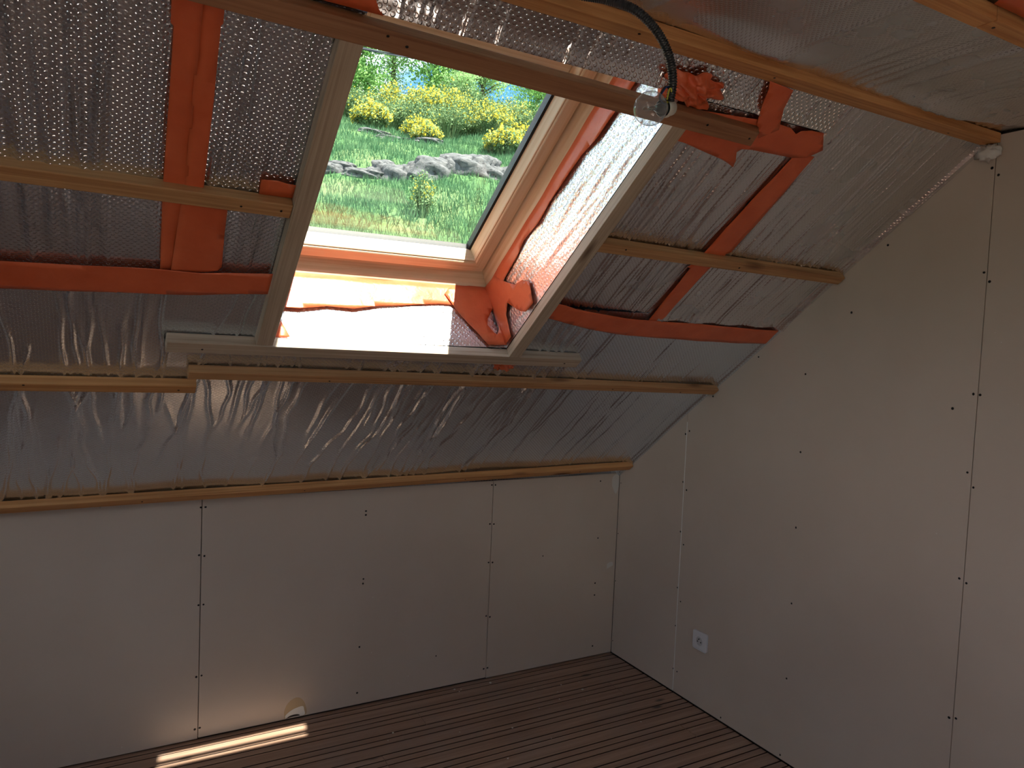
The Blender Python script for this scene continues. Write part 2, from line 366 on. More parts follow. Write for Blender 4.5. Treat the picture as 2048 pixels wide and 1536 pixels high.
fixed = {1: [-1.092], 3: [-1.325], 2: [-.208], 5: [-.168]}
while y > YF:
    cuts = fixed.get(row, [random.uniform(-2.6, -.9)] if row > 6 else [])
    xs = [0.0] + sorted(cuts, reverse=True) + ([random.uniform(-3.4, -2.75)]) + [XL]
    for x1, x0 in zip(xs[:-1], xs[1:]):
        P = board_profile(BW); n = len(P)
        V = [(x0+.0012, y+a, b) for a, b in P] + [(x1-.0012, y+a, b) for a, b in P]
        F = [tuple(range(n)), tuple(range(2*n-1, n-1, -1))] + [(i, n+i, n+(i+1) % n, (i+1) % n) for i in range(n)]
        o = add_obj('floorboard', V, [f[::-1] for f in F], M_FLOOR, fl); o.data.materials.append(M_GROOVE)
        for pf in o.data.polygons:
            if len(pf.vertices) == 4 and min(V[k_][2] for k_ in pf.vertices) < -.004 and abs(pf.normal.x) < .5: pf.material_index = 1
    y -= BW; row += 1

# ------------------------------------------------------------------ foil sheets
class Height:
    """billow + wrinkles of one hung foil sheet"""
    def __init__(self, seed, xr, vr, n, amp, width, wander, straight, billow=.003):
        r = np.random.default_rng(seed); self.w = []; self.b = billow; self.ph = r.uniform(0, 6.28, 8)
        for _ in range(n):
            L = r.uniform(.55, 1.5)*(vr[1]-vr[0]) if not straight else r.uniform(.6, 1.3)*(vr[1]-vr[0])
            vm = r.uniform(vr[0], vr[1])
            self.w.append((r.uniform(*xr), vm, L/2, amp*r.uniform(.35, 1.0), width*r.uniform(.7, 1.4), wander*r.uniform(.3, 1), r.uniform(5, 14), r.uniform(0, 6.28), r.normal(0, .03 if straight else .06)))
    def smooth(self, x, v):
        p = self.ph
        return self.b*(np.sin(5.1*x+p[0])*np.sin(4.3*v+p[1])+.5*np.sin(11*x+p[2]+2*v)*np.cos(6*v+p[3]))
    def full(self, x, v):
        h = self.smooth(x, v)
        for x0, vm, hl, a, w, wd, k, ph, sl in self.w:
            xc = x0 + sl*(v-vm) + wd*np.sin(k*v+ph) + .35*wd*np.sin(3.1*k*v+2*ph)
            env = np.clip(1-((v-vm)/hl)**4, 0, 1)
            m = np.abs(x-xc) < 3*w
            h = h + np.where(m, a*env*np.exp(-((x-xc)/w)**2), 0)
        return h
def grid(name, xr, vr, dx, dv, hf, m, parent, mw, cut=None, extra=None):
    nx = max(2, int(round((xr[1]-xr[0])/dx))+1); nv = max(2, int(round((vr[1]-vr[0])/dv))+1)
    X, V = np.meshgrid(np.linspace(*xr, nx), np.linspace(*vr, nv))
    Z = hf(X, V)
    if extra is not None: Z = Z + extra(X, V)
    co = np.stack([X, V, Z], -1).reshape(-1, 3)
    i = np.arange(nx*nv).reshape(nv, nx)
    q = np.stack([i[:-1, :-1], i[:-1, 1:], i[1:, 1:], i[1:, :-1]], -1).reshape(-1, 4)
    if cut is not None:
        cx = (X[:-1, :-1]+X[1:, 1:]).ravel()/2; cv = (V[:-1, :-1]+V[1:, 1:]).ravel()/2
        q = q[~((cx > cut[0]) & (cx < cut[1]) & (cv > cut[2]) & (cv < cut[3]))]
    me = bpy.data.meshes.new(name)
    me.vertices.add(len(co)); me.vertices.foreach_set('co', co.astype(np.float32).ravel())
    me.loops.add(q.size); me.loops.foreach_set('vertex_index', q.astype(np.int32).ravel())
    me.polygons.add(len(q)); me.polygons.foreach_set('loop_start', np.arange(0, q.size, 4, dtype=np.int32)); me.polygons.foreach_set('loop_total', np.full(len(q), 4, np.int32))
    me.update(calc_edges=True); me.validate()
    me.polygons.foreach_set('use_smooth', np.ones(len(me.polygons), bool))
    me.materials.append(m)
    o = bpy.data.objects.new(name, me); COL.objects.link(o); o.parent = parent; o.matrix_world = mw
    return o
XD = -2.80
curl = lambda X, V: .016*np.exp(-((X)/.020)**2) - .004
HL = Height(1, (XD, -.70), (.0, 1.2), 72, .0078, .0048, .014, False, .004)
HLr = Height(2, (-1.0, 0), (.0, 1.2), 34, .0032, .0035, .006, True, .002)
h_low = lambda X, V: HL.full(X, V) + HLr.full(X, V)*np.clip((X+1.15)/.3, 0, 1)
H2 = Height(3, (XD, -2.09), (1.19, 2.05), 40, .0062, .0055, .008, True, .003)
H3 = Height(4, (-2.09, -1.83), (1.19, 1.95), 14, .0052, .0048, .006, True, .002)
H4 = Height(5, (-1.05, -.60), (1.19, 1.95), 60, .0025, .0030, .010, True, .002)
H5 = Height(6, (-.62, 0), (1.19, 2.05), 95, .0026, .0028, .004, True, .002)
H6 = Height(8, (-2.1, -.6), (1.95, 2.05), 46, .0038, .0032, .004, True, .001)
grid('foil_sheet', (XD, 0), (-.015, 1.19), .0032, .011, h_low, M_FOIL, roof, ROOF, cut=(WX0-.004, WX1+.004, WV0-.004, 3), extra=curl)
grid('foil_sheet', (XD, -2.085), (1.17, VC), .005, .012, H2.full, M_FOIL, roof, ROOF, extra=lambda X, V: -.003+0*X)
grid('foil_sheet', (-2.10, WX0-.001), (1.17, 1.945), .0045, .012, H3.full, M_FOIL, roof, ROOF, extra=lambda X, V: -.0045+.006*np.exp(-((X-WX0)/.02)**2))
grid('foil_sheet', (WX1+.001, -.60), (1.17, 1.945), .0022, .012, H4.full, M_FOIL_FINE, roof, ROOF, extra=lambda X, V: -.0045+0*X)
grid('foil_sheet', (-.62, 0), (1.165, VC), .0022, .012, H5.full, M_FOIL_FINE, roof, ROOF, extra=lambda X, V: curl(X, V)+.006*np.exp(-((V-1.165)/.02)**2)*(1+.5*np.sin(40*X)))
grid('foil_sheet', (-2.12, -.60), (1.953, VC), .0026, .008, H6.full, M_FOIL_BIG, roof, ROOF, extra=lambda X, V: -.002+.010*np.exp(-((V-1.953)/.02)**2))
add_obj('foil_sheet', *box_v(XL, XD+.01, -.015, VC, -.008, -.004), M_FOIL, roof).matrix_world = ROOF
# flat ceiling foil, local (x, -y, -z)
CEIL = Matrix(((1, 0, 0, 0), (0, -1, 0, 0), (0, 0, -1, ZC), (0, 0, 0, 1)))
H7 = Height(9, (XD, 0), (1.6, 3.5), 60, .0040, .0075, .012, False, .005)
H7b = Height(10, (-.75, 0), (1.6, 2.3), 34, .0026, .0050, .004, True, .001)
def ceil_h(X, V):
    sag = .026*np.exp(-((V-1.69-.10*np.clip(X+.45, -1, 1))/.028)**2)*np.exp(-((X+.33)/.22)**2)
    sag2 = .020*np.exp(-((V-1.70)/.03)**2)*np.exp(-((X+1.02)/.16)**2)
    return H7.full(X, V)+H7b.full(X, V)+sag+sag2
grid('foil_sheet', (XD, 0), (1.60, 3.52), .006, .010, ceil_h, M_FOIL_FINE, flat, CEIL)
add_obj('foil_sheet', *box_v(XL, XD, 1.60, 3.52, -.003, .0), M_FOIL_FINE, flat).matrix_world = CEIL

# window well lining (foil on the four sides of the well), local roof frame
ND = -.245
SLANT = {'v': .11, 'x': .085}
def well(name, axis, const, ur, m, seed, sgn):
    Hh = Height(seed, (ND, .0), ur, 14, .0035, .005, .006, False, .002)
    nu = int((ur[1]-ur[0])/.008); nn = 40
    U, NN = np.meshgrid(np.linspace(*ur, nu), np.linspace(ND, -.002, nn))
    D = Hh.full(NN, U)
    D = np.clip(D, -.003, .0055)*np.clip((-NN)/.03, 0, 1)
    Cc = const + sgn*D + sgn*SLANT[axis]*(-NN)
    co = np.stack([U, Cc, NN] if axis == 'v' else [Cc, U, NN], -1).reshape(-1, 3)
    i = np.arange(nu*nn).reshape(nn, nu)
    q = np.stack([i[:-1, :-1], i[:-1, 1:], i[1:, 1:], i[1:, :-1]], -1).reshape(-1, 4)
    o = add_obj(name, co.tolist(), q.tolist(), m, roof, True)
    o.matrix_world = ROOF; return o
def well_mat():
    m = foil_mat('bubble_foil_reveal', base=(.84, .84, .86), rough=.34, bub=90, bstr=.8, crinkle=.5)
    return m
M_WELL = foil_mat('bubble_foil_reveal', base=(.84, .84, .86), rough=.36, bub=90, bstr=.0, crinkle=.35)
# bubbles for the side walls of the well use the (v,n)/(x,n) planes: generated by 3D voronoi
def well_foil(name):
    m, nt, b = mat(name); b.inputs['Metallic'].default_value = 1.0; b.inputs['Base Color'].default_value = (.84, .84, .86, 1); b.inputs['Roughness'].default_value = .36
    vo = N(nt, 'ShaderNodeTexVoronoi', Scale=95.0, Randomness=.25); nt.links.new(objcoord(nt, rot=(.6, .6, .6)), vo.inputs['Vector'])
    h = ramp(nt, vo.outputs['Distance'], [(.28, (1, 1, 1, 1)), (.46, (0, 0, 0, 1))])
    nz = N(nt, 'ShaderNodeTexNoise', Scale=60.0, Detail=4.0); nt.links.new(objcoord(nt), nz.inputs['Vector'])
    p = bump(nt, b, h, .55, .0013); bump(nt, b, nz.outputs['Fac'], .4, .005, p); return m
M_WELL = well_foil('bubble_foil_well_side')
well('well_lining', 'v', WV0, (WX0, WX1), M_WELL, 21, 1)
well('well_lining', 'v', WV1, (WX0, WX1), M_WELL, 22, -1)
well('well_lining', 'x', WX0, (WV0, WV1), M_WELL, 23, 1)
well('well_lining', 'x', WX1, (WV0, WV1), M_WELL, 24, -1)

# ------------------------------------------------------------------ roof window
win = empty('window_1'); win.matrix_world = ROOF; tag(win, kind='structure')
AX0, AX1, AV0, AV1 = -1.724, -1.190, 1.094, 1.918            # glass aperture
def ring(name, prof, m, parent, mw, ap=(AX0, AX1, AV0, AV1), closed=True, bev=False):
    """prof: list of (w_side, w_bottom, w_top, n)"""
    V, F = [], []
    for ws, wb2, wt, n in prof:
        V += [(ap[0]-ws, ap[2]-wb2, n), (ap[1]+ws, ap[2]-wb2, n), (ap[1]+ws, ap[3]+wt, n), (ap[0]-ws, ap[3]+wt, n)]
    K = len(prof)
    for i in range(K if closed else K-1):
        j = (i+1) % K
        for c in range(4):
            d = (c+1) % 4
            F.append((4*i+c, 4*i+d, 4*j+d, 4*j+c))
    bm = bmesh.new(); vs = [bm.verts.new(v) for v in V]
    for f in F: bm.faces.new([vs[k] for k in f])
    bmesh.ops.recalc_face_normals(bm, faces=bm.faces[:])
    o = from_bm(name, bm, m, parent); o.matrix_world = mw; return o
s3 = lambda w, n: (w, w, w, n)
# rails need grain along their length: side stiles use a turned copy of the wood
def wood_v(src, name):
    m = src.copy(); m.name = name
    for nd in m.node_tree.nodes:
        if nd.type == 'MAPPING':
            s = nd.inputs['Scale'].default_value; nd.inputs['Scale'].default_value = (s[1], s[0], s[2])
    return m
M_WIN_V = wood_v(M_WIN, 'window_pine_upright'); M_TRIM_V = wood_v(M_TRIM, 'pine_trim_upright')
def frame4(names, prof, parent, mw, mats, ap=(AX0, AX1, AV0, AV1)):
    """four mitred members of a frame, each its own mesh; prof closed list of (ws,wb,wt,n)"""
    K = len(prof); out = []
    for c in range(4):
        d = (c+1) % 4; V = []
        for ws, wb2, wt, n in prof:
            q = [(ap[0]-ws, ap[2]-wb2, n), (ap[1]+ws, ap[2]-wb2, n), (ap[1]+ws, ap[3]+wt, n), (ap[0]-ws, ap[3]+wt, n)]
            V += [q[c], q[d]]
        F = [(2*i, 2*i+1, 2*((i+1) % K)+1, 2*((i+1) % K)) for i in range(K)] + [tuple(2*i for i in range(K)), tuple(2*i+1 for i in range(K))[::-1]]
        bm = bmesh.new(); vs = [bm.verts.new(v) for v in V]
        for f in F: bm.faces.new([vs[k] for k in f])
        bmesh.ops.recalc_face_normals(bm, faces=bm.faces[:])
        o = from_bm(names[c % 2], bm, mats[c % 2], parent); o.matrix_world = mw; out.append(o)
    return out
sash = [s3(.002, -.318), s3(.000, -.300), s3(.009, -.266), s3(.0105, -.264), s3(.014, -.264), s3(.015, -.2605), s3(.018, -.2585), s3(.051, -.258), s3(.0535, -.2605), s3(.054, -.325), s3(.02, -.325)]
frame4(('sash_rail', 'sash_stile'), sash, win, ROOF, (M_WIN, M_WIN_V))
ob, os_, ot = .1000, .0840, .0600
frm = [(.056, .056, .045, -.318), (.056, .056, .045, -.280), (.058, .059, .047, -.268), (.062, .065, .050, -.2635), (.067, .073, .053, -.250), (.072, .080, .056, -.233), (os_-.008, ob-.012, ot-.003, -.2225), (os_-.002, ob-.002, ot-.002, -.2205), (os_, ob, ot, -.223), (os_, ob, ot, -.33), (.08, .08, .05, -.33)]
frame4(('frame_rail', 'frame_jamb'), frm, win, ROOF, (M_WIN, M_WIN_V))
ring('gasket', [(-.008, .0005, -.004, -.302), (.004, .004, .004, -.3005), (.004, .004, .004, -.326), (-.008, .0005, -.004, -.326)], M_BLACK, win, ROOF)
def glass_mat(name, tint=(.93, .97, .95), refl=1.0):
    m = bpy.data.materials.new(name); m.use_nodes = True; nt = m.node_tree; nt.nodes.clear()
    o = N(nt, 'ShaderNodeOutputMaterial'); t = N(nt, 'ShaderNodeBsdfTransparent'); g = N(nt, 'ShaderNodeBsdfGlossy'); g.inputs['Roughness'].default_value = .0
    t.inputs[0].default_value = (*tint, 1); ge = N(nt, 'ShaderNodeNewGeometry'); dt = N(nt, 'ShaderNodeVectorMath', operation='DOT_PRODUCT')      # Schlick, same for both faces of a pane
    ab = N(nt, 'ShaderNodeMath', operation='ABSOLUTE'); om = N(nt, 'ShaderNodeMath', operation='SUBTRACT'); om.inputs[0].default_value = 1.0
    pw = N(nt, 'ShaderNodeMath', operation='POWER'); pw.inputs[1].default_value = 5.0; ma = N(nt, 'ShaderNodeMath', operation='MULTIPLY_ADD'); ma.inputs[1].default_value = .96; ma.inputs[2].default_value = .04
    nt.links.new(ge.outputs['Incoming'], dt.inputs[0]); nt.links.new(ge.outputs['Normal'], dt.inputs[1]); nt.links.new(dt.outputs['Value'], ab.inputs[0]); nt.links.new(ab.outputs[0], om.inputs[1]); nt.links.new(om.outputs[0], pw.inputs[0]); nt.links.new(pw.outputs[0], ma.inputs[0])
    mxs = N(nt, 'ShaderNodeMixShader'); k = N(nt, 'ShaderNodeMath', operation='MULTIPLY'); k.inputs[1].default_value = refl; k.use_clamp = True
    nt.links.new(ma.outputs[0], k.inputs[0]); nt.links.new(k.outputs[0], mxs.inputs[0]); nt.links.new(t.outputs[0], mxs.inputs[1]); nt.links.new(g.outputs[0], mxs.inputs[2]); nt.links.new(mxs.outputs[0], o.inputs[0])
    return m
M_GLASS = glass_mat('window_glass', (.975, .99, .98))
for n0 in (-.306, -.324):
    g = add_obj('glass_pane', *box_v(AX0-.006, AX1+.006, AV0-.006, AV1+.006, n0-.004, n0), M_GLASS, win); g.matrix_world = ROOF
M_CLAD = plain('grey_cladding', lin(74, 72, 70), .5, .6)
ring('cladding', [(.006, .02, .006, -.326), (.006, .02, .006, -.338), (.11, .13, .06, -.345), (.11, .13, .06, -.326)], M_CLAD, win, ROOF)
bar = from_bm('unseen_ventilation_bar', box_bm(AX0, AX1, 1.752, 1.800, -.300, -.292, bev=.003), M_WIN, win); bar.matrix_world = ROOF  # hidden from view; placed to split the sun into two floor stripes

# roof window added behind the camera to brighten the room
fill_win2 = empty('added_window_2'); fill_win2.matrix_world = ROOF2; tag(fill_win2, kind='structure')
ap2 = (W2[0]+.07, W2[1]-.07, W2[2]+.07, W2[3]-.07)
frame4(('frame_rail', 'frame_jamb'), [s3(0, -.18), s3(0, -.22), s3(.069, -.22), s3(.069, -.18)], fill_win2, ROOF2, (M_WIN, M_WIN_V), ap2)
g2 = add_obj('glass_pane', *box_v(ap2[0]-.01, ap2[1]+.01, ap2[2]-.01, ap2[3]+.01, -.204, -.200), M_GLASS, fill_win2); g2.matrix_world = ROOF2

fill_win3 = empty('added_window_3', (XL-.06, (W3[0]+W3[1])/2, (W3[2]+W3[3])/2)); tag(fill_win3, kind='structure')  # unseen gable window, added as daylight fill for the room
WM3 = Matrix.Translation((XL-.06, 0, 0)) @ Matrix(((0, 0, 1, 0), (1, 0, 0, 0), (0, 1, 0, 0), (0, 0, 0, 1)))      # (y,z,x)
frame4(('frame_rail', 'frame_jamb'), [s3(0, -.02), s3(0, .03), s3(.059, .03), s3(.059, -.02)], fill_win3, WM3, (M_WIN, M_WIN_V), (W3[0]+.06, W3[1]-.06, W3[2]+.06, W3[3]-.06))
g3 = add_obj('glass_pane', *box_v(W3[0]+.05, W3[1]-.05, W3[2]+.05, W3[3]-.05, .0, .004), M_GLASS, fill_win3); g3.matrix_world = WM3

# ------------------------------------------------------------------ battens
def batten(name, xa, xb, va, vb, w, t, m, label, screws=(), n0=0.0, frame=ROOF, cat='batten', group=None, chamf=0.0, bend=0.0):
    """batten along x between xa<xb; upper edge at va (xa end) .. vb (xb end); local origin at its middle"""
    L = math.hypot(xb-xa, vb-va); ang = math.atan2(vb-va, xb-xa)
    bm = box_bm(-L/2, L/2, -w, 0, 0, t)
    long_cuts = [(-L/2+L*k/8) for k in range(1, 8)]
    for c in long_cuts: bmesh.ops.bisect_plane(bm, geom=bm.verts[:]+bm.edges[:]+bm.faces[:], plane_co=(c, 0, 0), plane_no=(1, 0, 0))
    sharp = [e for e in bm.edges if len(e.link_faces) == 2 and e.calc_face_angle(0) > .5]
    bmesh.ops.bevel(bm, geom=sharp, offset=.0022, segments=2, affect='EDGES', profile=.5)
    for v in bm.verts: v.co.y += bend*(1-(2*v.co.x/L)**2) + .0008*math.sin(3*v.co.x+va*20)
    if chamf:
        for v in bm.verts:
            if v.co.x > L/2-.01 and v.co.z > t*.5: v.co.x -= chamf
            if v.co.x > L/2-.03 and v.co.y > -.01: v.co.x -= chamf*.6
    o = from_bm(name, bm, m)
    o.matrix_world = frame @ Matrix.Translation(((xa+xb)/2, (va+vb)/2, n0)) @ Matrix.Rotation(ang, 4, 'Z')
    tag(o, label, cat, group)
    for s, q in screws:
        k = screw(o, ((s-(xa+xb)/2), -w*q, t), 'n', .0036)
    return o
Wd, Td = .035, .027
batten('wooden_batten', XL+.02, -1.870, 1.536, 1.491, .038, Td, M_WOOD, 'pale pine batten left of the roof window, crossing the wide upright orange tape', [(-1.975, .55), (-1.892, .5)])
batten('wooden_batten', -1.046, -.004, 1.498, 1.479, Wd, Td, M_WOOD, 'pine batten from the right window trim to the gable wall, crossing the narrow tape', [(-.955, .35), (-.5, .6)])
batten('wooden_batten', -2.022, -.004, .846, .775, .034, Td, M_WOOD, 'long pine batten just below the roof window, reaching the gable wall', [(-1.63, .6), (-.55, .5), (-.20, .7)], bend=.006)
batten('wooden_batten', XL+.02, -1.996, .828, .777, .036, Td, M_WOODY, 'pine batten end at lower left, overlapping beside the batten below the window', [(-2.04, .55), (-2.4, .2)])
batten('wooden_batten', XL+.02, -.004, .040, .113, .038, Td, M_WOODY, 'honey-coloured pine batten along the top of the low back wall', [(-2.1, .5), (-1.55, .5), (-.88, .5), (-.3, .5)])
batten('wooden_batten', -3.2, -.820, 1.965, 1.925, .042, .030, M_WOODB, 'dark brown pine batten across the head of the roof window', [(-1.79, .25), (-1.75, .5), (-1.0, .4), (-.855, .55)], n0=.004, chamf=.012)
batten('trim_board', -2.086, -.800, .988, .962, .044, .032, M_TRIM, 'pine trim board along the foot of the roof window, its ends running past the sides', [(-.86, .5), (-2.0, .6)])
def upright(xa, xb, v0, v1, label, t=.032):
    o = from_bm('trim_board', box_bm(-(v1-v0)/2, (v1-v0)/2, -(xb-xa)/2, (xb-xa)/2, 0, t, bev=.0018, seg=2), M_TRIM)
    o.matrix_world = ROOF @ Matrix.Translation(((xa+xb)/2, (v0+v1)/2, 0.0)) @ Matrix.Rotation(math.pi/2, 4, 'Z')
    tag(o, label, 'trim board'); return o
upright(-1.870, -1.826, .986, 1.921, 'upright pine trim board on the left side of the roof window')
ur = upright(-1.088, -1.046, .966, 1.896, 'upright pine trim board on the right side of the roof window')
# nails seen on the inner edge of the right trim
# flat-ceiling battens
CB = Matrix(((1, 0, 0, 0), (0, 1, 0, 0), (0, 0, -1, ZC), (0, 0, 0, 1)))
def cbatten(x0, x1, y0, y1, label, m=M_WOODY, scr=()):
    L = x1-x0
    o = from_bm('wooden_batten', box_bm(-L/2, L/2, -(y1-y0)/2, (y1-y0)/2, -.0135, .0135, bev=.002, seg=2), m)
    o.location = ((x0+x1)/2, (y0+y1)/2, ZC-.0135); tag(o, label, 'batten')
    for s, q in scr:
        k = screw(o, (s-(x0+x1)/2, q, -.0137), 'n', .0034)
    return o
cbatten(XL+.02, -.003, -1.662, -1.612, 'long pine batten where the slope meets the flat ceiling', M_WOODY, [(-.9, .0), (-.2, .01), (-1.3, -.01)])
cbatten(XL+.02, -.806, -2.066, -2.026, 'pine ceiling batten at the top right edge, left of a butt joint', M_WOODY)
cbatten(-.803, -.003, -2.066, -2.027, 'pine ceiling batten at the top right edge, right of a butt joint', M_WOODY, [(-.78, .0)])

# ------------------------------------------------------------------ orange tape
def tape(poly, label, frame=ROOF, hf=None, off=.0052, group=None, wr=.0012, seed=0, parent=None, name='orange_tape'):
    bm = bmesh.new(); vs = [bm.verts.new((a, b, 0)) for a, b in poly]; bm.faces.new(vs)
    xs = [a for a, _ in poly]; ys = [b for _, b in poly]
    for ax, lo, hi in ((0, min(xs), max(xs)), (1, min(ys), max(ys))):
        k = lo+.02
        while k < hi:
            no = (1, 0, 0) if ax == 0 else (0, 1, 0); co = (k, 0, 0) if ax == 0 else (0, k, 0)
            bmesh.ops.bisect_plane(bm, geom=bm.verts[:]+bm.edges[:]+bm.faces[:], plane_co=co, plane_no=no); k += .02
    bmesh.ops.triangulate(bm, faces=[f for f in bm.faces if len(f.verts) > 4])
    for v in bm.verts:
        x, y = v.co.x, v.co.y
        b = float(hf(np.array(x), np.array(y))) if hf else 0.0
        v.co.z = b+off+wr*math.sin(23*x+17*y+seed)*math.sin(31*y-9*x+2*seed)
    if callable(frame):
        for v in bm.verts: v.co = Vector(frame(*v.co))
        frame = ROOF
    o = from_bm(name, bm, M_TAPE, parent, True); o.matrix_world = frame
    md = o.modifiers.new('thickness', 'SOLIDIFY'); md.thickness = .0006; md.offset = 0
    if label: tag(o, label, 'tape', group)
    return o
def jag(a, b, n, amp, seed):
    """points from a to b with a torn edge (excluding b)"""
    r = random.Random(seed); out = []
    d = Vector((b[0]-a[0], b[1]-a[1])); p = Vector((-d.y, d.x)).normalized()
    for i in range(n):
        q = Vector(a)+d*(i/n)
        if i: q += p*r.uniform(-amp, amp)
        out.append((q.x, q.y))
    return out
tape([(-2.126, 1.462), (-2.080, 1.462), (-2.088, 1.70), (-2.093, 1.96), (-2.142, 1.96), (-2.138, 1.845), (-2.133, 1.84), (-2.130, 1.7)], 'narrow left strip of the upright orange tape pair above the left batten', hf=H2.smooth, off=.0065, seed=1)
tape([(-2.086, 1.462), (-2.050, 1.462), (-2.055, 1.7), (-2.061, 1.86), (-2.058, 1.865), (-2.063, 1.96), (-2.097, 1.96), (-2.092, 1.70)], 'narrow right strip of the upright orange tape pair above the left batten', hf=H3.smooth, off=.0085, seed=2)
tape([(-2.116, 1.232), (-2.090, 1.230), (-2.086, 1.47), (-2.126, 1.47)], 'thin orange tape strip below the left batten, beside the broad patch', hf=H2.smooth, off=.0062, seed=3)
tape([(-2.094, 1.225), (-2.035, 1.232), (-1.995, 1.242), (-1.987, 1.258), (-1.994, 1.36), (-1.999, 1.47), (-2.089, 1.47)], 'broad orange tape patch hanging below the left batten', hf=H3.smooth, off=.0082, seed=4)
tape([(-3.90, 1.112), (-2.80, 1.130), (-2.424, 1.137), (-2.2, 1.146), (-2.024, 1.156), (-1.93, 1.170), (-1.862, 1.177), (-1.865, 1.252), (-1.98, 1.243), (-2.03, 1.236), (-2.117, 1.237), (-2.26, 1.232), (-2.418, 1.226), (-2.80, 1.214), (-3.90, 1.196)], 'long horizontal orange tape on the foil left of the roof window', hf=HL.smooth, off=.0105, seed=5)
tape(jag((-1.941, 1.494), (-1.862, 1.493), 5, .001, 3)+[(-1.862, 1.493), (-1.864, 1.532)]+[(-1.890, 1.533), (-1.910, 1.538), (-1.942, 1.534)], 'small orange tape square above the left batten beside the window trim', hf=H3.smooth, off=.006, seed=6)
# right of the window
tape([(-.995, 1.835), (-.859, 1.813), (-.830, 1.806), (-.803, 1.797), (-.812, 1.818), (-.830, 1.842), (-.822, 1.853), (-.790, 1.858), (-.640, 1.862), (-.600, 1.872), (-.570, 1.905), (-.615, 1.951), (-.660, 1.949), (-.690, 1.942), (-.700, 1.930), (-.730, 1.942), (-.80, 1.945), (-1.04, 1.925), (-1.046, 1.838)], 'torn horizontal orange tape right of the window head', hf=H4.smooth, off=.0068, seed=7)
tape([(-.802, 1.895), (-.762, 1.93), (-.800, 1.985), (-.818, 2.036), (-.900, 2.040), (-.885, 2.020), (-.868, 1.98), (-.845, 1.935)], 'short orange tape running up from the window head to the ceiling batten', hf=H4.smooth, off=.0095, seed=8)
tape([(-.655, 1.470), (-.569, 1.470), (-.569, 1.497), (-.556, 1.505), (-.564, 1.737), (-.575, 1.88), (-.642, 1.88), (-.650, 1.70)], 'narrow upright orange tape above the right batten', hf=H4.smooth, off=.0055, seed=9)
tape([(-.638, 1.150), (-.583, 1.150), (-.584, 1.30), (-.581, 1.43), (-.580, 1.46), (-.655, 1.46), (-.668, 1.424), (-.655, 1.42), (-.648, 1.3)], 'narrow upright orange tape below the right batten', hf=H4.smooth, off=.0055, seed=10)
tape([(-1.045, 1.152), (-.995, 1.141), (-.85, 1.108), (-.685, 1.086), (-.5, 1.073), (-.329, 1.066), (-.15, 1.070), (-.003, 1.078), (-.003, 1.156), (-.2, 1.158), (-.4, 1.160), (-.566, 1.164), (-.76, 1.178), (-.955, 1.202), (-.999, 1.214), (-1.045, 1.222)], 'long curved orange tape across the foil right of the window', hf=HL.smooth, off=.0100, seed=11)
tape([(-1.93, 1.952), (-1.80, 1.952), (-1.812, 1.962), (-1.830, 1.99), (-1.842, 2.04), (-1.95, 2.04)], 'orange tape patch on the foil above the upper left window corner', hf=H6.smooth, off=.010, seed=12)
tape([(-1.835, .925), (-1.775, .925), (-1.770, .950), (-1.845, .955)], 'small orange tape end peeping out below the lower left window corner', hf=HL.smooth, off=.0085, seed=15)
tape([(-.835, 2.075), (-.55, 2.075), (-.42, 2.14), (-.44, 2.25), (-.80, 2.25), (-.90, 2.16)], 'orange tape patch on the flat ceiling at the top right corner', frame=CEIL, hf=None, off=.008, seed=13)
# crumpled tape plug near the bulb (foil pierced by the cable)
def crumple(name, n, size, seed, label, mw, amp=.012):
    r = np.random.default_rng(seed); bm = bmesh.new(); bmesh.ops.create_grid(bm, x_segments=n, y_segments=n, size=.5)
    ph = r.uniform(0, 6.28, 12)
    for v in bm.verts:
        x, y = v.co.x, v.co.y; rad = math.hypot(x, y)*2; a = math.atan2(y, x)
        s = 1+.18*math.sin(5*a+ph[0])+.10*math.sin(9*a+ph[1])
        z = amp*(abs(math.sin(4*a+ph[2]+3*rad))*.8+.5*math.sin(11*x+ph[3])*math.cos(9*y+ph[4])+.35*math.sin(23*x+17*y+ph[5]))*(1.1-rad*.6)+amp*.9*max(0, 1-rad)
        v.co = Vector((x*size[0]*s, y*size[1]*s, max(z, .0)+.002))
    o = from_bm(name, bm, M_TAPE, None, True); o.matrix_world = mw
    md = o.modifiers.new('thickness', 'SOLIDIFY'); md.thickness = .0008
    tag(o, label, 'tape'); return o
crumple('orange_tape', 24, (.15, .075), 3, 'crumpled glossy orange tape plug behind the bare bulb', ROOF @ Matrix.Translation((-1.085, 1.972, .004)), .022)
crumple('orange_tape', 16, (.070, .050), 5, 'crumpled orange tape knot under the lower right window corner', ROOF @ Matrix.Translation((-1.062, .895, .004)), .016)
# tape in the window well.  right side of the well: local plane (v, n) at x = WX1
WELLR = lambda a, b, c: (WX1-.003-c+SLANT['x']*b, a, b)          # along the slope, depth, stand-off
WELLB = lambda a, b, c: (a, WV0+.003+c-SLANT['v']*b, b)
tape([(1.00, -.222), (1.94, -.222), (1.94, -.140), (1.80, -.145), (1.70, -.152), (1.62, -.170), (1.52, -.172), (1.44, -.178), (1.36, -.172), (1.27, -.188), (1.21, -.176), (1.12, -.170), (1.00, -.15)], 'wide orange tape joining the right window jamb to the foil lining', frame=WELLR, off=.0065, wr=.002, seed=20)
tape([(-1.815, -.222), (-1.104, -.222), (-1.100, -.16), (-1.20, -.146), (-1.30, -.148), (-1.40, -.135), (-1.50, -.125), (-1.58, -.108), (-1.66, -.112), (-1.74, -.098), (-1.815, -.100)], 'broad orange tape band under the bottom frame of the roof window', frame=WELLB, off=.0065, wr=.002, seed=21)
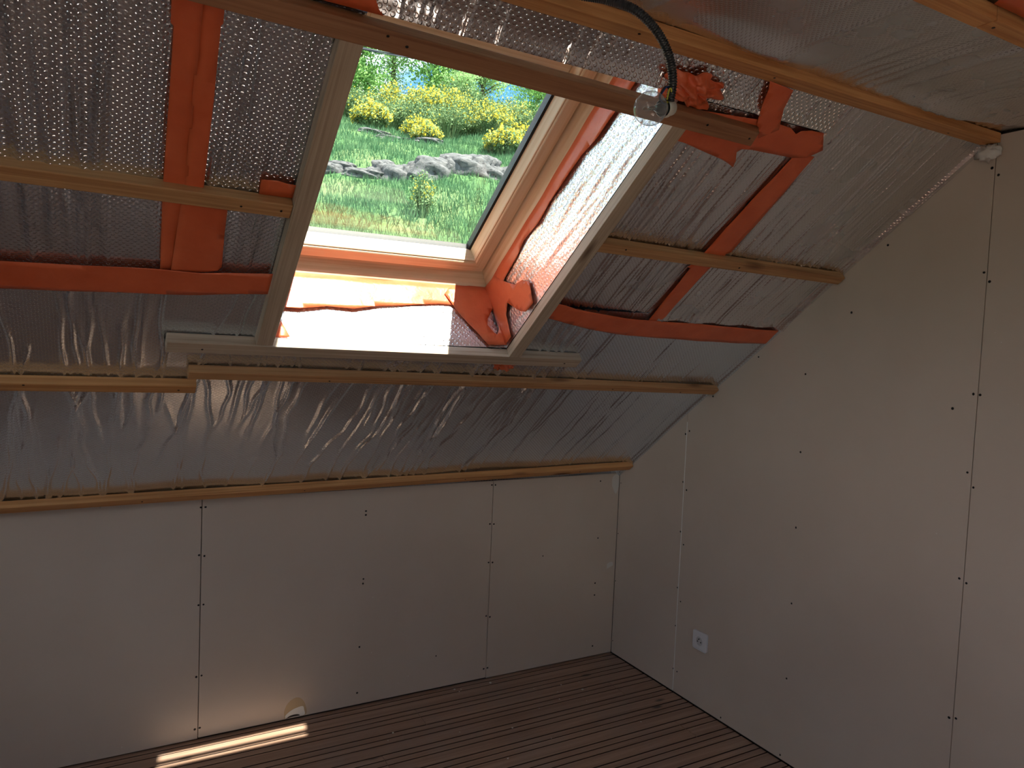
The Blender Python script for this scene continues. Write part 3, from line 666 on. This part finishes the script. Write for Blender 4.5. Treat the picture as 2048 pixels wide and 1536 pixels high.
tape([(-1.092, -.004), (-1.160, -.004), (-1.200, -.060), (-1.245, -.125), (-1.275, -.185), (-1.25, -.215), (-1.18, -.222), (-1.104, -.222), (-1.098, -.16), (-1.140, -.100), (-1.148, -.075), (-1.134, -.050), (-1.120, -.040), (-1.112, -.055), (-1.104, -.085), (-1.096, -.08)], 'slanting orange tape patch on the bottom of the well near its right corner', frame=WELLB, off=.0095, wr=.003, seed=22)
tape([(.985, -.004), (1.030, -.004), (1.036, -.03), (1.052, -.07), (1.085, -.095), (1.105, -.060), (1.125, -.030), (1.150, -.008), (1.195, -.006), (1.205, -.03), (1.218, -.07), (1.190, -.10), (1.150, -.115), (1.120, -.15), (1.10, -.175), (1.075, -.215), (1.00, -.222), (.992, -.10)], 'forked orange tape patch on the right side of the well near the bottom corner', frame=WELLR, off=.0095, wr=.003, seed=23)
tape([(1.865, -.004), (1.94, -.004), (1.94, -.085), (1.915, -.075), (1.88, -.03)], 'orange tape scrap on the right side of the well behind the bulb', frame=WELLR, off=.005, wr=.002, seed=24)
tape([(-1.815, -.004), (-1.775, -.004), (-1.785, -.03), (-1.800, -.06), (-1.812, -.07)], 'torn orange tape scrap in the sunlit left corner of the well', frame=WELLB, off=.005, wr=.004, seed=25)

# ------------------------------------------------------------------ socket outlet
def round_rect(cx, cy_, w, hgt, r, seg=6):
    P = []
    for sx, sy, a0 in ((1, 1, 0), (-1, 1, 90), (-1, -1, 180), (1, -1, 270)):
        for k in range(seg+1):
            a = math.radians(a0+90*k/seg); P.append((cx+sx*(w/2-r)+r*math.cos(a), cy_+sy*(hgt/2-r)+r*math.sin(a)))
    return P
M_WHITE = plain('white_plastic', lin(222, 222, 224), .35)
M_SHADOW = plain('socket_pin_hole', lin(12, 12, 12), .6)
SY, SZ = -.607, .2905
soc = empty('wall_socket', (0, SY, SZ)); tag(soc, 'square white plastic power socket low on the gable wall', 'socket')
bm = prism(round_rect(0, 0, .082, .080, .009), -.011, 0, 'x')
o = from_bm('cover_plate', bm, M_WHITE, soc); bv = o.modifiers.new('bevel', 'BEVEL'); bv.width = .0025; bv.segments = 3; bv.limit_method = 'ANGLE'
# round well: stepped dish ring and dark pin holes, earth pin
bm = bmesh.new()
prof = [(.0235, -.0112), (.0225, -.0128), (.0205, -.0128), (.0185, -.0113)]
seg = 40; rg = [[bm.verts.new((xx, r*math.cos(2*math.pi*k/seg), r*math.sin(2*math.pi*k/seg))) for k in range(seg)] for r, xx in prof]
for A, B in zip(rg[:-1], rg[1:]):
    for k in range(seg): bm.faces.new((A[k], A[(k+1) % seg], B[(k+1) % seg], B[k]))
bmesh.ops.recalc_face_normals(bm, faces=bm.faces[:])
from_bm('socket_rim', bm, M_WHITE, soc, True)
def disc(name, cy_, cz, r, depth, m, parent, x=-.0113):
    bm = bmesh.new(); bmesh.ops.create_cone(bm, cap_ends=True, segments=20, radius1=r, radius2=r, depth=depth)
    o = from_bm(name, bm, m, parent); o.location = (x, cy_, cz); o.rotation_euler = (0, math.pi/2, 0); return o
M_RECESS = plain('grey_recess', lin(196, 196, 198), .5)
disc('recess', 0, 0, .0185, .0006, M_RECESS, soc, -.0113)
disc('pin_hole', .0095, -.002, .0030, .0012, M_SHADOW, soc, -.0116); disc('pin_hole', -.0095, -.002, .0030, .0012, M_SHADOW, soc, -.0116)
disc('earth_pin', 0, .010, .0026, .010, plain('steel', lin(120, 120, 118), .3, 1.0), soc, -.0135)
from_bm('label_groove', box_bm(-.0114, -.0109, -.024, .024, -.0335, -.0325), M_RECESS, soc)

# ------------------------------------------------------------------ conduit, bulb
ctrl = [(-1.66, -1.690, 2.158), (-1.57, -1.690, 2.160), (-1.489, -1.697, 2.152), (-1.448, -1.740, 2.136), (-1.415, -1.779, 2.112), (-1.383, -1.800, 2.078), (-1.357, -1.807, 2.039), (-1.344, -1.806, 1.998), (-1.340, -1.797, 1.962)]
pts = spline(ctrl, 40)
rad = [.0083 if (i//1) % 4 < 2 else .0070 for i in range(len(pts))]
# resample to even steps for the corrugation
L = [0.0]
for a, b_ in zip(pts[:-1], pts[1:]): L.append(L[-1]+(b_-a).length)
step = .0011; even = []; j = 0
for k in range(int(L[-1]/step)):
    s = k*step
    while L[j+1] < s: j += 1
    even.append(pts[j].lerp(pts[j+1], (s-L[j])/(L[j+1]-L[j])))
rad = [(.0072, .0085, .0085, .0072)[i % 4] for i in range(len(even))]
M_COND = plain('black_conduit', lin(30, 33, 38), .38)
cd_ = from_bm('electrical_conduit', tube_bm(bmesh.new(), even, rad, 14), M_COND, None, True)
tag(cd_, 'black corrugated conduit curving down from the ceiling to the bare bulb', 'conduit')
BC = Vector((-1.381, -1.793, 1.944)); HC = Vector((-1.338, -1.781, 1.956))
bdir = (BC-HC).normalized()                     # base -> globe
bulb = empty('light_bulb', BC); tag(bulb, 'clear glass light bulb hanging in a white holder at the end of the conduit', 'light bulb')
def lathe(prof, seg=36):
    bm = bmesh.new(); rg = []
    for r, z in prof:
        rg.append([bm.verts.new((r*math.cos(2*math.pi*k/seg), r*math.sin(2*math.pi*k/seg), z)) for k in range(seg)])
    for A, B in zip(rg[:-1], rg[1:]):
        for k in range(seg): bm.faces.new((A[k], A[(k+1) % seg], B[(k+1) % seg], B[k]))
    bmesh.ops.recalc_face_normals(bm, faces=bm.faces[:]); return bm
RB = bdir.to_track_quat('Z', 'Y').to_matrix().to_4x4()
R_ = .0300
def bulb_glass_mat():
    m = glass_mat('bulb_glass', (.95, .96, .97), 1.3); nt = m.node_tree
    out = [n for n in nt.nodes if n.type == 'OUTPUT_MATERIAL'][0]; src = out.inputs[0].links[0].from_socket
    d = N(nt, 'ShaderNodeBsdfDiffuse'); d.inputs[0].default_value = (.75, .77, .8, 1)
    lw = N(nt, 'ShaderNodeLayerWeight', Blend=.25); nz = N(nt, 'ShaderNodeTexNoise', Scale=60.0, Detail=3.0)
    k = N(nt, 'ShaderNodeMath', operation='MULTIPLY'); k.inputs[1].default_value = .22; nt.links.new(nz.outputs['Fac'], k.inputs[0])
    k2 = N(nt, 'ShaderNodeMath', operation='MULTIPLY_ADD'); k2.inputs[1].default_value = .35; nt.links.new(lw.outputs['Facing'], k2.inputs[0]); nt.links.new(k.outputs[0], k2.inputs[2])
    ms = N(nt, 'ShaderNodeMixShader'); nt.links.new(k2.outputs[0], ms.inputs[0]); nt.links.new(src, ms.inputs[1]); nt.links.new(d.outputs[0], ms.inputs[2]); nt.links.new(ms.outputs[0], out.inputs[0]); return m
prof = [(.0005, R_)] + [(R_*math.sin(a), R_*math.cos(a)) for a in np.linspace(.06, 2.35, 26)] + [(.0185, -.026), (.0155, -.032), (.0135, -.038)]
g = from_bm('bulb_globe', lathe(prof), bulb_glass_mat(), bulb, True); g.matrix_basis = RB
b2 = from_bm('bulb_cap', lathe([(.0133, -.036), (.0133, -.060), (.010, -.062), (.0005, -.062)]), plain('grey_metal_cap', lin(92, 98, 104), .35, .9), bulb, True); b2.matrix_basis = RB
st_ = from_bm('filament_stem', lathe([(.0005, .004), (.003, .002), (.0035, -.012), (.0095, -.03), (.0115, -.037)], 20), glass_mat('stem_glass', (.85, .88, .9), 2.0), bulb, True); st_.matrix_basis = RB
bm = bmesh.new(); tube_bm(bm, [(-.009, .001*math.sin(9*t), .007+.0012*math.sin(40*t)) if False else (-.010+.020*t, .004*math.sin(6*t), .008+.0014*math.sin(60*t)) for t in np.linspace(0, 1, 60)], .0006, 6)
tube_bm(bm, [(-.010, 0, .008), (-.003, 0, -.012)], .0006, 6); tube_bm(bm, [(.010, -.001, .008), (.003, 0, -.012)], .0006, 6)
f_ = from_bm('filament', bm, plain('filament_wire', lin(150, 145, 130), .4, .8), bulb); f_.matrix_basis = RB
hd = from_bm('bulb_holder', lathe([(.0160, -.040), (.0172, -.041), (.0172, -.050), (.0150, -.054), (.0140, -.066), (.009, -.070), (.0005, -.070)], 24), plain('holder_white', lin(205, 204, 196), .45), bulb, True); hd.matrix_basis = RB
tail = HC + (HC-BC).normalized()*.022
for col, sp, nm in ((lin(20, 24, 34), .010, 'black_wire'), (lin(28, 62, 120), .003, 'blue_wire'), (lin(190, 186, 60), -.005, 'earth_wire')):
    c = [Vector((-1.340, -1.797, 1.964)), Vector((-1.342, -1.800, 1.975)), Vector((-1.350-sp*.4, -1.806+sp*.3, 1.985)), Vector((-1.3605-sp*.5, -1.806, 1.977)), Vector((-1.362-sp*.2, -1.797, 1.962)), tail]
    if nm == 'earth_wire': c = [Vector((-1.340, -1.797, 1.966)), Vector((-1.347, -1.808, 1.978)), Vector((-1.351, -1.808, 1.981)), Vector((-1.350, -1.803, 1.972)), Vector((-1.344, -1.795, 1.962)), tail]
    w = from_bm('wire', tube_bm(bmesh.new(), [p-BC for p in spline(c, 8)], .0014, 8), plain(nm, col, .4), bulb, True); w['label'] = nm.replace('_', ' ')

# ------------------------------------------------------------------ plaster crumbs on the floor
crumb = []
for s in range(3):
    bm = bmesh.new(); bmesh.ops.create_icosphere(bm, subdivisions=1, radius=1)
    rr_ = random.Random(s)
    for v in bm.verts: v.co *= rr_.uniform(.6, 1.15)
    me = bpy.data.meshes.new('plaster_crumb'); bm.to_mesh(me); bm.free(); me.materials.append(M_PLASTER); crumb.append(me)
cpos = [(-.872, -.035, .006), (-.845, -.045, .004), (-.70, -.045, .007), (-.86, -.06, .004), (-.42, -.19, .004), (-.36, -.27, .007), (-.50, -.30, .004), (-.55, -.17, .003), (-.62, -.33, .003), (-.80, -.42, .005), (-.92, -.60, .005), (-1.235, -.26, .006),
        (-1.27, -.30, .003), (-.40, -.36, .003), (-.33, -.20, .003), (-.47, -.24, .003), (-.30, -.60, .004), (-1.0, -.36, .003), (-.70, -.55, .003)]
for i, (x, y_, s) in enumerate(cpos):
    o = bpy.data.objects.new('plaster_crumb', crumb[i % 3]); COL.objects.link(o); o.location = (x, y_, s*.5); o.scale = (s, s*.7, s*.55); o.rotation_euler = (0, 0, i*1.3)
    tag(o, 'tiny white plaster crumb lying on the wooden floorboards', 'crumb', 'plaster crumbs on the floor')

# ------------------------------------------------------------------ outside: hillside, rocks, broom, trees, cable
AZ = math.radians(22.5)
def to_world(s, t, z=0): return Vector((CAM.x+s*math.sin(AZ)+t*math.cos(AZ), CAM.y+s*math.cos(AZ)-t*math.sin(AZ), CAM.z+z))
PS = np.array([-2, 4.2, 6.5, 9, 11, 15.0, 15.9, 18, 22, 28, 34, 60]); PH = np.array([-4.2, -4.2, -1.2, .55, 1.33, 3.10, 3.62, 4.45, 5.95, 8.1, 10.2, 16.0])
def ghf(s, t):
    base = np.interp(s, PS, PH)
    bumpy = .10*np.sin(.9*t+.5*s)+.07*np.sin(2.1*t-1.3*s+1)+.05*np.sin(3.7*s+2.2*t)
    return base + bumpy*np.clip((np.asarray(s)-6)/4, 0, 1)
def gh(s, t): return float(ghf(s, t))
S, T = np.meshgrid(np.concatenate([np.linspace(4.2, 20, 130), np.linspace(20.2, 60, 70)]), np.linspace(-26, 26, 150))
Z = ghf(S, T)
co = np.stack([CAM.x+S*math.sin(AZ)+T*math.cos(AZ), CAM.y+S*math.cos(AZ)-T*math.sin(AZ), CAM.z+Z], -1).reshape(-1, 3)
n0, n1 = S.shape; ii = np.arange(n0*n1).reshape(n0, n1)
q = np.stack([ii[:-1, :-1], ii[1:, :-1], ii[1:, 1:], ii[:-1, 1:]], -1).reshape(-1, 4)
def ground_mat():
    m, nt, b = mat('meadow_ground'); g = N(nt, 'ShaderNodeNewGeometry')
    n = N(nt, 'ShaderNodeTexNoise', Scale=.55, Detail=6.0, Roughness=.6); nt.links.new(g.outputs['Position'], n.inputs['Vector'])
    n2 = N(nt, 'ShaderNodeTexNoise', Scale=9.0, Detail=5.0, Roughness=.7); nt.links.new(g.outputs['Position'], n2.inputs['Vector'])
    c = ramp(nt, n.outputs['Fac'], [(.3, lin(68, 96, 64)), (.5, lin(80, 110, 70)), (.7, lin(108, 118, 84))])
    c2 = ramp(nt, n2.outputs['Fac'], [(.3, (.55, .6, .5, 1)), (.7, (1, 1, 1, 1))])
    x = N(nt, 'ShaderNodeMix', data_type='RGBA', blend_type='MULTIPLY'); x.inputs[0].default_value = 1; nt.links.new(c, x.inputs[6]); nt.links.new(c2, x.inputs[7])
    nt.links.new(x.outputs[2], b.inputs['Base Color']); b.inputs['Roughness'].default_value = .9; b.inputs['Specular IOR Level'].default_value = .1; return m
yard = add_obj('yard', *box_v(-45, 30, -45, 1.2, -3.2, -2.75), plain('yard_gravel', lin(150, 146, 138), .9)); tag(yard, kind='structure')
hill = add_obj('hillside', co.tolist(), q.tolist(), ground_mat(), None, True); tag(hill, kind='structure')

def leafy(col1, col2, name, transl=.35):
    m = bpy.data.materials.new(name); m.use_nodes = True; nt = m.node_tree; nt.nodes.clear()
    o = N(nt, 'ShaderNodeOutputMaterial'); d = N(nt, 'ShaderNodeBsdfDiffuse'); t = N(nt, 'ShaderNodeBsdfTranslucent'); ms = N(nt, 'ShaderNodeMixShader'); ms.inputs[0].default_value = transl
    g = N(nt, 'ShaderNodeNewGeometry'); n = N(nt, 'ShaderNodeTexNoise', Scale=2.5, Detail=3.0); nt.links.new(g.outputs['Position'], n.inputs['Vector'])
    c = ramp(nt, n.outputs['Fac'], [(.3, col1), (.7, col2)]); nt.links.new(c, d.inputs[0]); nt.links.new(c, t.inputs[0])
    nt.links.new(d.outputs[0], ms.inputs[1]); nt.links.new(t.outputs[0], ms.inputs[2]); nt.links.new(ms.outputs[0], o.inputs[0]); return m
M_GRASS = leafy(lin(76, 114, 80), lin(108, 140, 100), 'grass_blades', .25)
M_LEAF = leafy(lin(124, 168, 96), lin(160, 196, 120), 'spring_leaves', .45)
M_LEAF2 = leafy(lin(138, 172, 112), lin(172, 200, 138), 'pale_leaves', .45)
M_BROOM = leafy(lin(92, 118, 82), lin(126, 148, 104), 'broom_stems', .2)
M_FLOWER = leafy(lin(206, 186, 60), lin(222, 204, 92), 'yellow_flowers', .3)
M_BARK = plain('bark', lin(104, 92, 76), .9)

def tri_cloud(name, P, size, m, parent=None, up=None, aspect=.6):
    """one quad leaf per point, random orientation"""
    n = len(P); a = RNG.normal(size=(n, 3)); a /= np.linalg.norm(a, axis=1)[:, None]
    if up is not None: a = a*(1-up) + np.array([0, 0, up]); a /= np.linalg.norm(a, axis=1)[:, None]
    b = np.cross(a, RNG.normal(size=(n, 3))); b /= np.linalg.norm(b, axis=1)[:, None]
    s = (size*RNG.uniform(.6, 1.3, n))[:, None]
    V = np.stack([P-a*s*.5, P+b*s*aspect*.5, P+a*s*.5, P-b*s*aspect*.5], 1).reshape(-1, 3)
    q = np.arange(4*n).reshape(n, 4)
    me = bpy.data.meshes.new(name); me.vertices.add(4*n); me.vertices.foreach_set('co', V.astype(np.float32).ravel())
    me.loops.add(4*n); me.loops.foreach_set('vertex_index', q.astype(np.int32).ravel()); me.polygons.add(n)
    me.polygons.foreach_set('loop_start', np.arange(0, 4*n, 4, dtype=np.int32)); me.polygons.foreach_set('loop_total', np.full(n, 4, np.int32)); me.update(calc_edges=True)
    me.materials.append(m); o = bpy.data.objects.new(name, me); COL.objects.link(o)
    if parent: o.parent = parent
    return o
# grass
n = 120000
s = 7.5+RNG.power(1.3, n)*19; t = RNG.uniform(-1, 1, n)*(s*.42+1.5)
keep = ~((s > 15.05) & (s < 15.55)); s, t = s[keep], t[keep]; n = len(s)
P = np.stack([CAM.x+s*math.sin(AZ)+t*math.cos(AZ), CAM.y+s*math.cos(AZ)-t*math.sin(AZ), CAM.z+ghf(s, t)], -1)
hgt = RNG.uniform(.06, .20, n)*np.where(s < 14, 1.2, .9); ang = RNG.uniform(0, 6.28, n); wd = .008*(.6+s/14)
side = np.stack([np.cos(ang), np.sin(ang), 0*ang], -1)*wd[:, None]; lean = np.stack([np.cos(ang*1.7), np.sin(ang*1.7), 0*ang], -1)*(hgt*RNG.uniform(.1, .7, n))[:, None]
V = np.stack([P-side-np.array([0, 0, .03]), P+side-np.array([0, 0, .03]), P+lean+np.array([0, 0, 1])*hgt[:, None]], 1).reshape(-1, 3)
me = bpy.data.meshes.new('meadow_grass'); me.vertices.add(3*n); me.vertices.foreach_set('co', V.astype(np.float32).ravel())
me.loops.add(3*n); me.loops.foreach_set('vertex_index', np.arange(3*n, dtype=np.int32)); me.polygons.add(n)
me.polygons.foreach_set('loop_start', np.arange(0, 3*n, 3, dtype=np.int32)); me.polygons.foreach_set('loop_total', np.full(n, 3, np.int32)); me.update(calc_edges=True)
me.materials.append(M_GRASS); go = bpy.data.objects.new('meadow_grass', me); COL.objects.link(go); tag(go, 'fresh green meadow grass covering the hillside outside the window', 'grass', kind='stuff')

# rocks
def rock_mat():
    m, nt, b = mat('grey_rock'); n = N(nt, 'ShaderNodeTexNoise', Scale=2.6, Detail=9.0, Roughness=.75, Distortion=.8); nt.links.new(objcoord(nt), n.inputs['Vector'])
    c = ramp(nt, n.outputs['Fac'], [(.36, lin(34, 36, 36)), (.47, lin(92, 92, 92)), (.7, lin(124, 121, 118))]); nt.links.new(c, b.inputs['Base Color']); b.inputs['Roughness'].default_value = .9
    bump(nt, b, n.outputs['Fac'], .8, .08); return m
M_ROCK = rock_mat()
rock_me = []
for k in range(4):
    r = np.random.default_rng(40+k); bm = bmesh.new(); bmesh.ops.create_icosphere(bm, subdivisions=4, radius=1)
    ph = r.uniform(0, 6.28, 9)
    for v in bm.verts:
        d = v.co.copy()
        f = 1+.16*math.sin(3*d.x+ph[0])*math.cos(2.5*d.y+ph[1])+.10*math.sin(6*d.z+5*d.x+ph[2])+.05*math.sin(13*d.y+9*d.z+ph[3])+.03*math.sin(23*d.x+19*d.y+ph[4])
        cr1 = abs(math.sin(4.3*d.x+3.1*d.z+ph[5]))+abs(math.sin(5.2*d.y-3.7*d.z+ph[6])); f -= .13*max(0, .45-cr1)/.45+.05*math.sin(11*d.z+3*d.x+ph[7])
        v.co = d*f
        v.co.z = math.copysign(abs(v.co.z)**.85, v.co.z)
    me = bpy.data.meshes.new('boulder'); bm.to_mesh(me); bm.free(); me.materials.append(M_ROCK)
    me.polygons.foreach_set('use_smooth', [True]*len(me.polygons)); rock_me.append(me)
def rock(s_, az, rx, rz, k, label, group=None):
    t_ = s_*math.tan(math.radians(az-22.5)); p = to_world(s_, t_, gh(s_, t_))
    o = bpy.data.objects.new('boulder', rock_me[k % 4]); COL.objects.link(o); o.location = p; o.scale = (rx, rx*.55, rz); o.rotation_euler = (0, 0, random.uniform(-.35, .35)-AZ)
    tag(o, label, 'rock', group); return o
ORD = ['first', 'second', 'third', 'fourth', 'fifth', 'sixth', 'seventh', 'eighth', 'ninth', 'tenth', 'eleventh', 'twelfth', 'thirteenth', 'fourteenth', 'fifteenth', 'sixteenth', 'seventeenth', 'eighteenth', 'nineteenth', 'twentieth']
az = 5.0; k = 0; vis = 0
while az < 42:
    big = 19 < az < 32
    seen = 13.0 < az < 32.5
    if seen: lab = 'grey boulder in the rocky bank across the meadow, %s from the left' % ORD[vis]; vis += 1
    else: lab = 'grey boulder of the bank further along, beyond the window edge'
    rock(15.3+random.uniform(-.12, .25), az, random.uniform(.32, .55) if big else random.uniform(.24, .42), random.uniform(.20, .36) if big else random.uniform(.10, .18), k, lab, 'boulders of the rocky bank' if seen else 'boulders beyond the window edge')
    az += random.uniform(1.05, 1.6); k += 1
for a_, s_ in ((18.2, 20.3), (19.4, 20.0), (20.8, 19.6), (22.2, 19.2)): rock(s_, a_, .45, .10, k, 'low flat rock in the outcrop above the bank', 'flat rocks above the bank'); k += 1

# broom bushes
def make_bush(seed, R, Hh, flower, nst=220, dens=22, fs=.075):
    r = np.random.default_rng(seed); root = empty('broom_bush')
    st_pts = []; tips = []
    V, F = [], []
    for i in range(nst):
        a = r.uniform(0, 6.28); rad = R*math.sqrt(r.uniform(0, 1)); hh = Hh*(1-.45*(rad/R)**2)*r.uniform(.65, 1.1)
        b0 = np.array([rad*.35*math.cos(a), rad*.35*math.sin(a), -.1]); b1 = np.array([rad*math.cos(a), rad*math.sin(a), hh])
        w = np.array([-math.sin(a), math.cos(a), 0])*.012
        mid = (b0+b1)/2+np.array([0, 0, .08*Hh])
        kk = len(V); V += [b0-w, b0+w, mid+w, mid-w, b1]; F += [(kk, kk+1, kk+2, kk+3), (kk+3, kk+2, kk+4)]
        tips.append((mid, b1))
    add_obj('stems', V, F, M_BROOM, root)['kind'] = 'stuff'
    m_, t_ = np.array([x[0] for x in tips]), np.array([x[1] for x in tips])
    f = r.uniform(-.1, 1.05, (nst*dens)); idx = r.integers(0, nst, nst*dens)
    P = m_[idx]*(1-f[:, None])+t_[idx]*f[:, None]+r.normal(0, .05, (nst*dens, 3))
    P[:, 2] = np.maximum(P[:, 2], .0)
    tri_cloud('foliage', P, fs, M_BROOM, root)['kind'] = 'stuff'
    nf = int(nst*flower)
    if nf:
        f = r.uniform(.45, 1.1, nf); idx = r.integers(0, nst, nf)
        P = m_[idx]*(1-f[:, None])+t_[idx]*f[:, None]+r.normal(0, .04, (nf, 3))
        tri_cloud('flowers', P, fs, M_FLOWER, root, aspect=.9)['kind'] = 'stuff'
    return root
def copy_tree(o, parent=None):
    c = o.copy(); COL.objects.link(c); c.parent = parent
    for ch in o.children: copy_tree(ch, c)
    return c
protos = {}
def bush(s_, az_, R, Hh, fl_, label, group=None, key=None, sc=1.0, rot=None):
    if key in protos:
        o = copy_tree(protos[key])
    else:
        o = make_bush(len(protos)+60, R, Hh, fl_, *((90, 14, .042) if key == 'n' else (220, 22))); protos[key] = o
    t_ = s_*math.tan(math.radians(az_-22.5)); o.location = to_world(s_, t_, gh(s_, t_)-.05); o.scale = (sc, sc, sc); o.rotation_euler = (0, 0, random.uniform(0, 6.28) if rot is None else rot)
    tag(o, label, 'bush', group); return o
bank = 'broom thicket below the trees'; lb = 'yellow flowering broom bush in the thicket below the trees'
for i, (s_, a_, kk, sc) in enumerate([(24.5, 14.2, 'y', 1.0), (25.0, 16.6, 'g', .95), (24.5, 18.7, 'y', .9), (25.0, 20.4, 'Y', 1.05), (24.6, 22.0, 'Y', 1.0), (24.0, 23.6, 'Y', .9), (23.0, 25.4, 'y', .85), (22.5, 27.0, 'Y', .75), (23.5, 28.8, 'y', .75), (23.0, 30.6, 'g', .75), (23.0, 32.6, 'y', .85),
        (23.2, 21.2, 'g', .8), (22.8, 19.2, 'g', .75), (22.4, 23.8, 'g', .8), (26.5, 24.5, 'g', 1.1), (26.5, 27.8, 'g', .8), (26.0, 11.0, 'y', 1.0), (25.0, 8.0, 'g', 1.1), (24.0, 35.5, 'Y', 1.0), (24.0, 38.5, 'g', 1.1)]):
    fl_ = {'y': 3.0, 'Y': 7, 'g': .5}[kk]
    bush(s_, a_, 1.15, 1.35, fl_, lb if kk != 'g' else 'mostly green broom bush with few flowers in the thicket', bank if kk != 'g' else 'greenish broom bushes in the thicket', key=kk, sc=sc)
bush(21.8, 18.1, .6, .75, 9, 'small lone yellow broom bush at left on the upper meadow', key='s')
bush(21.5, 21.6, .6, .75, 9, 'small lone yellow broom bush near the middle of the upper meadow', key='s', sc=.9)
bush(19.4, 22.2, .6, .75, 9, 'smallest yellow broom bush above the flat rocks', key='s', sc=.7)
bush(19.6, 28.2, .6, .75, 9, 'low yellow broom bush at right above the boulders', key='s', sc=.95)
bush(20.2, 30.0, .6, .75, 9, 'yellow broom bush at the right edge of the window view', key='s', sc=1.0)
bush(12.6, 22.0, .20, .80, 1.2, 'slim sparse broom shrub standing in the near meadow below the rocks', key='n')

# trees
def make_tree(seed, Ht, R, leaf_m, nleaf, size, name='leafy_tree', low=.25, narrow=1.0):
    r = np.random.default_rng(seed); root = empty(name)
    bm = bmesh.new(); top = Vector((r.normal(0, .15), r.normal(0, .15), Ht*.9))
    tube_bm(bm, [(0, 0, -.3), (top.x*.3, top.y*.3, Ht*.35), tuple(top)], [.13, .09, .02], 8)
    from_bm('trunk', bm, M_BARK, root, True)
    ends = []; bm = bmesh.new()
    for i in range(46):
        f = r.uniform(low, .95); a = r.uniform(0, 6.28); prof_ = math.sin(math.pi*min(1, max(0, (f-low*.6)/(1.08-low*.6))))**.7
        L_ = R*prof_*r.uniform(.35, 1.05)*narrow
        p0 = Vector((top.x*f, top.y*f, Ht*f*.85)); p1 = p0+Vector((math.cos(a)*L_, math.sin(a)*L_, L_*r.uniform(.2, .7)))
        tube_bm(bm, [p0, p0.lerp(p1, .5)+Vector((0, 0, .08*L_)), p1], [.03, .02, .006], 5, cap=False)
        ends.append((p0, p1))
    from_bm('branches', bm, M_BARK, root, True)
    idx = r.integers(0, len(ends), nleaf); f = r.beta(2.2, 1.1, nleaf)
    A = np.array([tuple(e[0]) for e in ends]); B = np.array([tuple(e[1]) for e in ends])
    P = A[idx]*(1-f[:, None])+B[idx]*f[:, None]
    cl = r.normal(0, .22, (nleaf, 3))*(R/1.8); P = P+cl
    tri_cloud('foliage', P, size, leaf_m, root, up=.2)['kind'] = 'stuff'
    return root
tprot = {'a': make_tree(1, 5.0, 2.1, M_LEAF, 15000, .12, low=.08), 'b': make_tree(2, 6.0, 2.3, M_LEAF, 18000, .12, low=.08), 'c': make_tree(3, 3.6, 1.3, M_LEAF2, 6500, .10, low=.12), 'd': make_tree(4, 6.6, 1.6, M_LEAF2, 7000, .09, 'slender_tree', narrow=.8, low=.1)}
used = set()
def tree(s_, az_, key, sc, label, group=None):
    o = tprot[key] if key not in used else copy_tree(tprot[key]); used.add(key)
    t_ = s_*math.tan(math.radians(az_-22.5)); o.location = to_world(s_, t_, gh(s_, t_)-.1); o.scale = (sc,)*3; o.rotation_euler = (0, 0, random.uniform(0, 6.28)); tag(o, label, 'tree', group); return o
tree(28.5, 17.0, 'a', .92, 'rounded bright green tree at the left above the broom thicket')
tree(29.0, 22.8, 'b', 1.0, 'tall bushy green tree in the middle above the broom thicket')
tree(30.5, 19.6, 'd', 1.0, 'slender pale tree with airy foliage behind the rounded tree')
tree(28.0, 26.6, 'c', .95, 'small thin tree standing against the blue sky')
tree(28.0, 30.4, 'a', .58, 'low pale green tree at the right of the window view')
tree(27.0, 24.6, 'c', .60, 'young leafy sapling between the tall tree and the small thin tree')
tree(29.5, 14.0, 'b', .72, 'green tree half hidden by the left window trim')
for a_, kk, sc in ((9.5, 'a', 1.0), (5.5, 'b', .9), (35.5, 'b', .85), (40.0, 'a', .9)):
    tree(29.5, a_, kk, sc, 'green tree further along the hillside beyond the window edge', 'trees beyond the window edge')
# overhead cable
pA, pB = CAM+10.0*Vector((.2790, .8943, .3497)).normalized(), None
def dirpx(x, y_): return (fwd*FPX+rr*(x-1024)-uu*(y_-768)).normalized()
CA = to_world(11.0, -8.0, 4.35); 
A_ = CAM+11.5*dirpx(735, 99); B_ = CAM+12.2*dirpx(865, 121); D_ = (B_-A_)/(B_-A_).length
cab = []
for k in range(3):
    P = []
    for i in range(121):
        u = -14+28*i/120; c = A_+D_*u; c.z += .0035*(u-2)**2-.0035*4
        P.append(c+Vector((.014*math.cos(2.2*u+2.1*k), 0, .014*math.sin(2.2*u+2.1*k))))
    cab.append(P)
bm = bmesh.new()
for P in cab: tube_bm(bm, P, .008, 6)
co_ = from_bm('overhead_cable', bm, plain('cable_black', lin(40, 44, 52), .5), None, True); tag(co_, 'twisted dark overhead cable crossing the sky outside the window', 'cable')
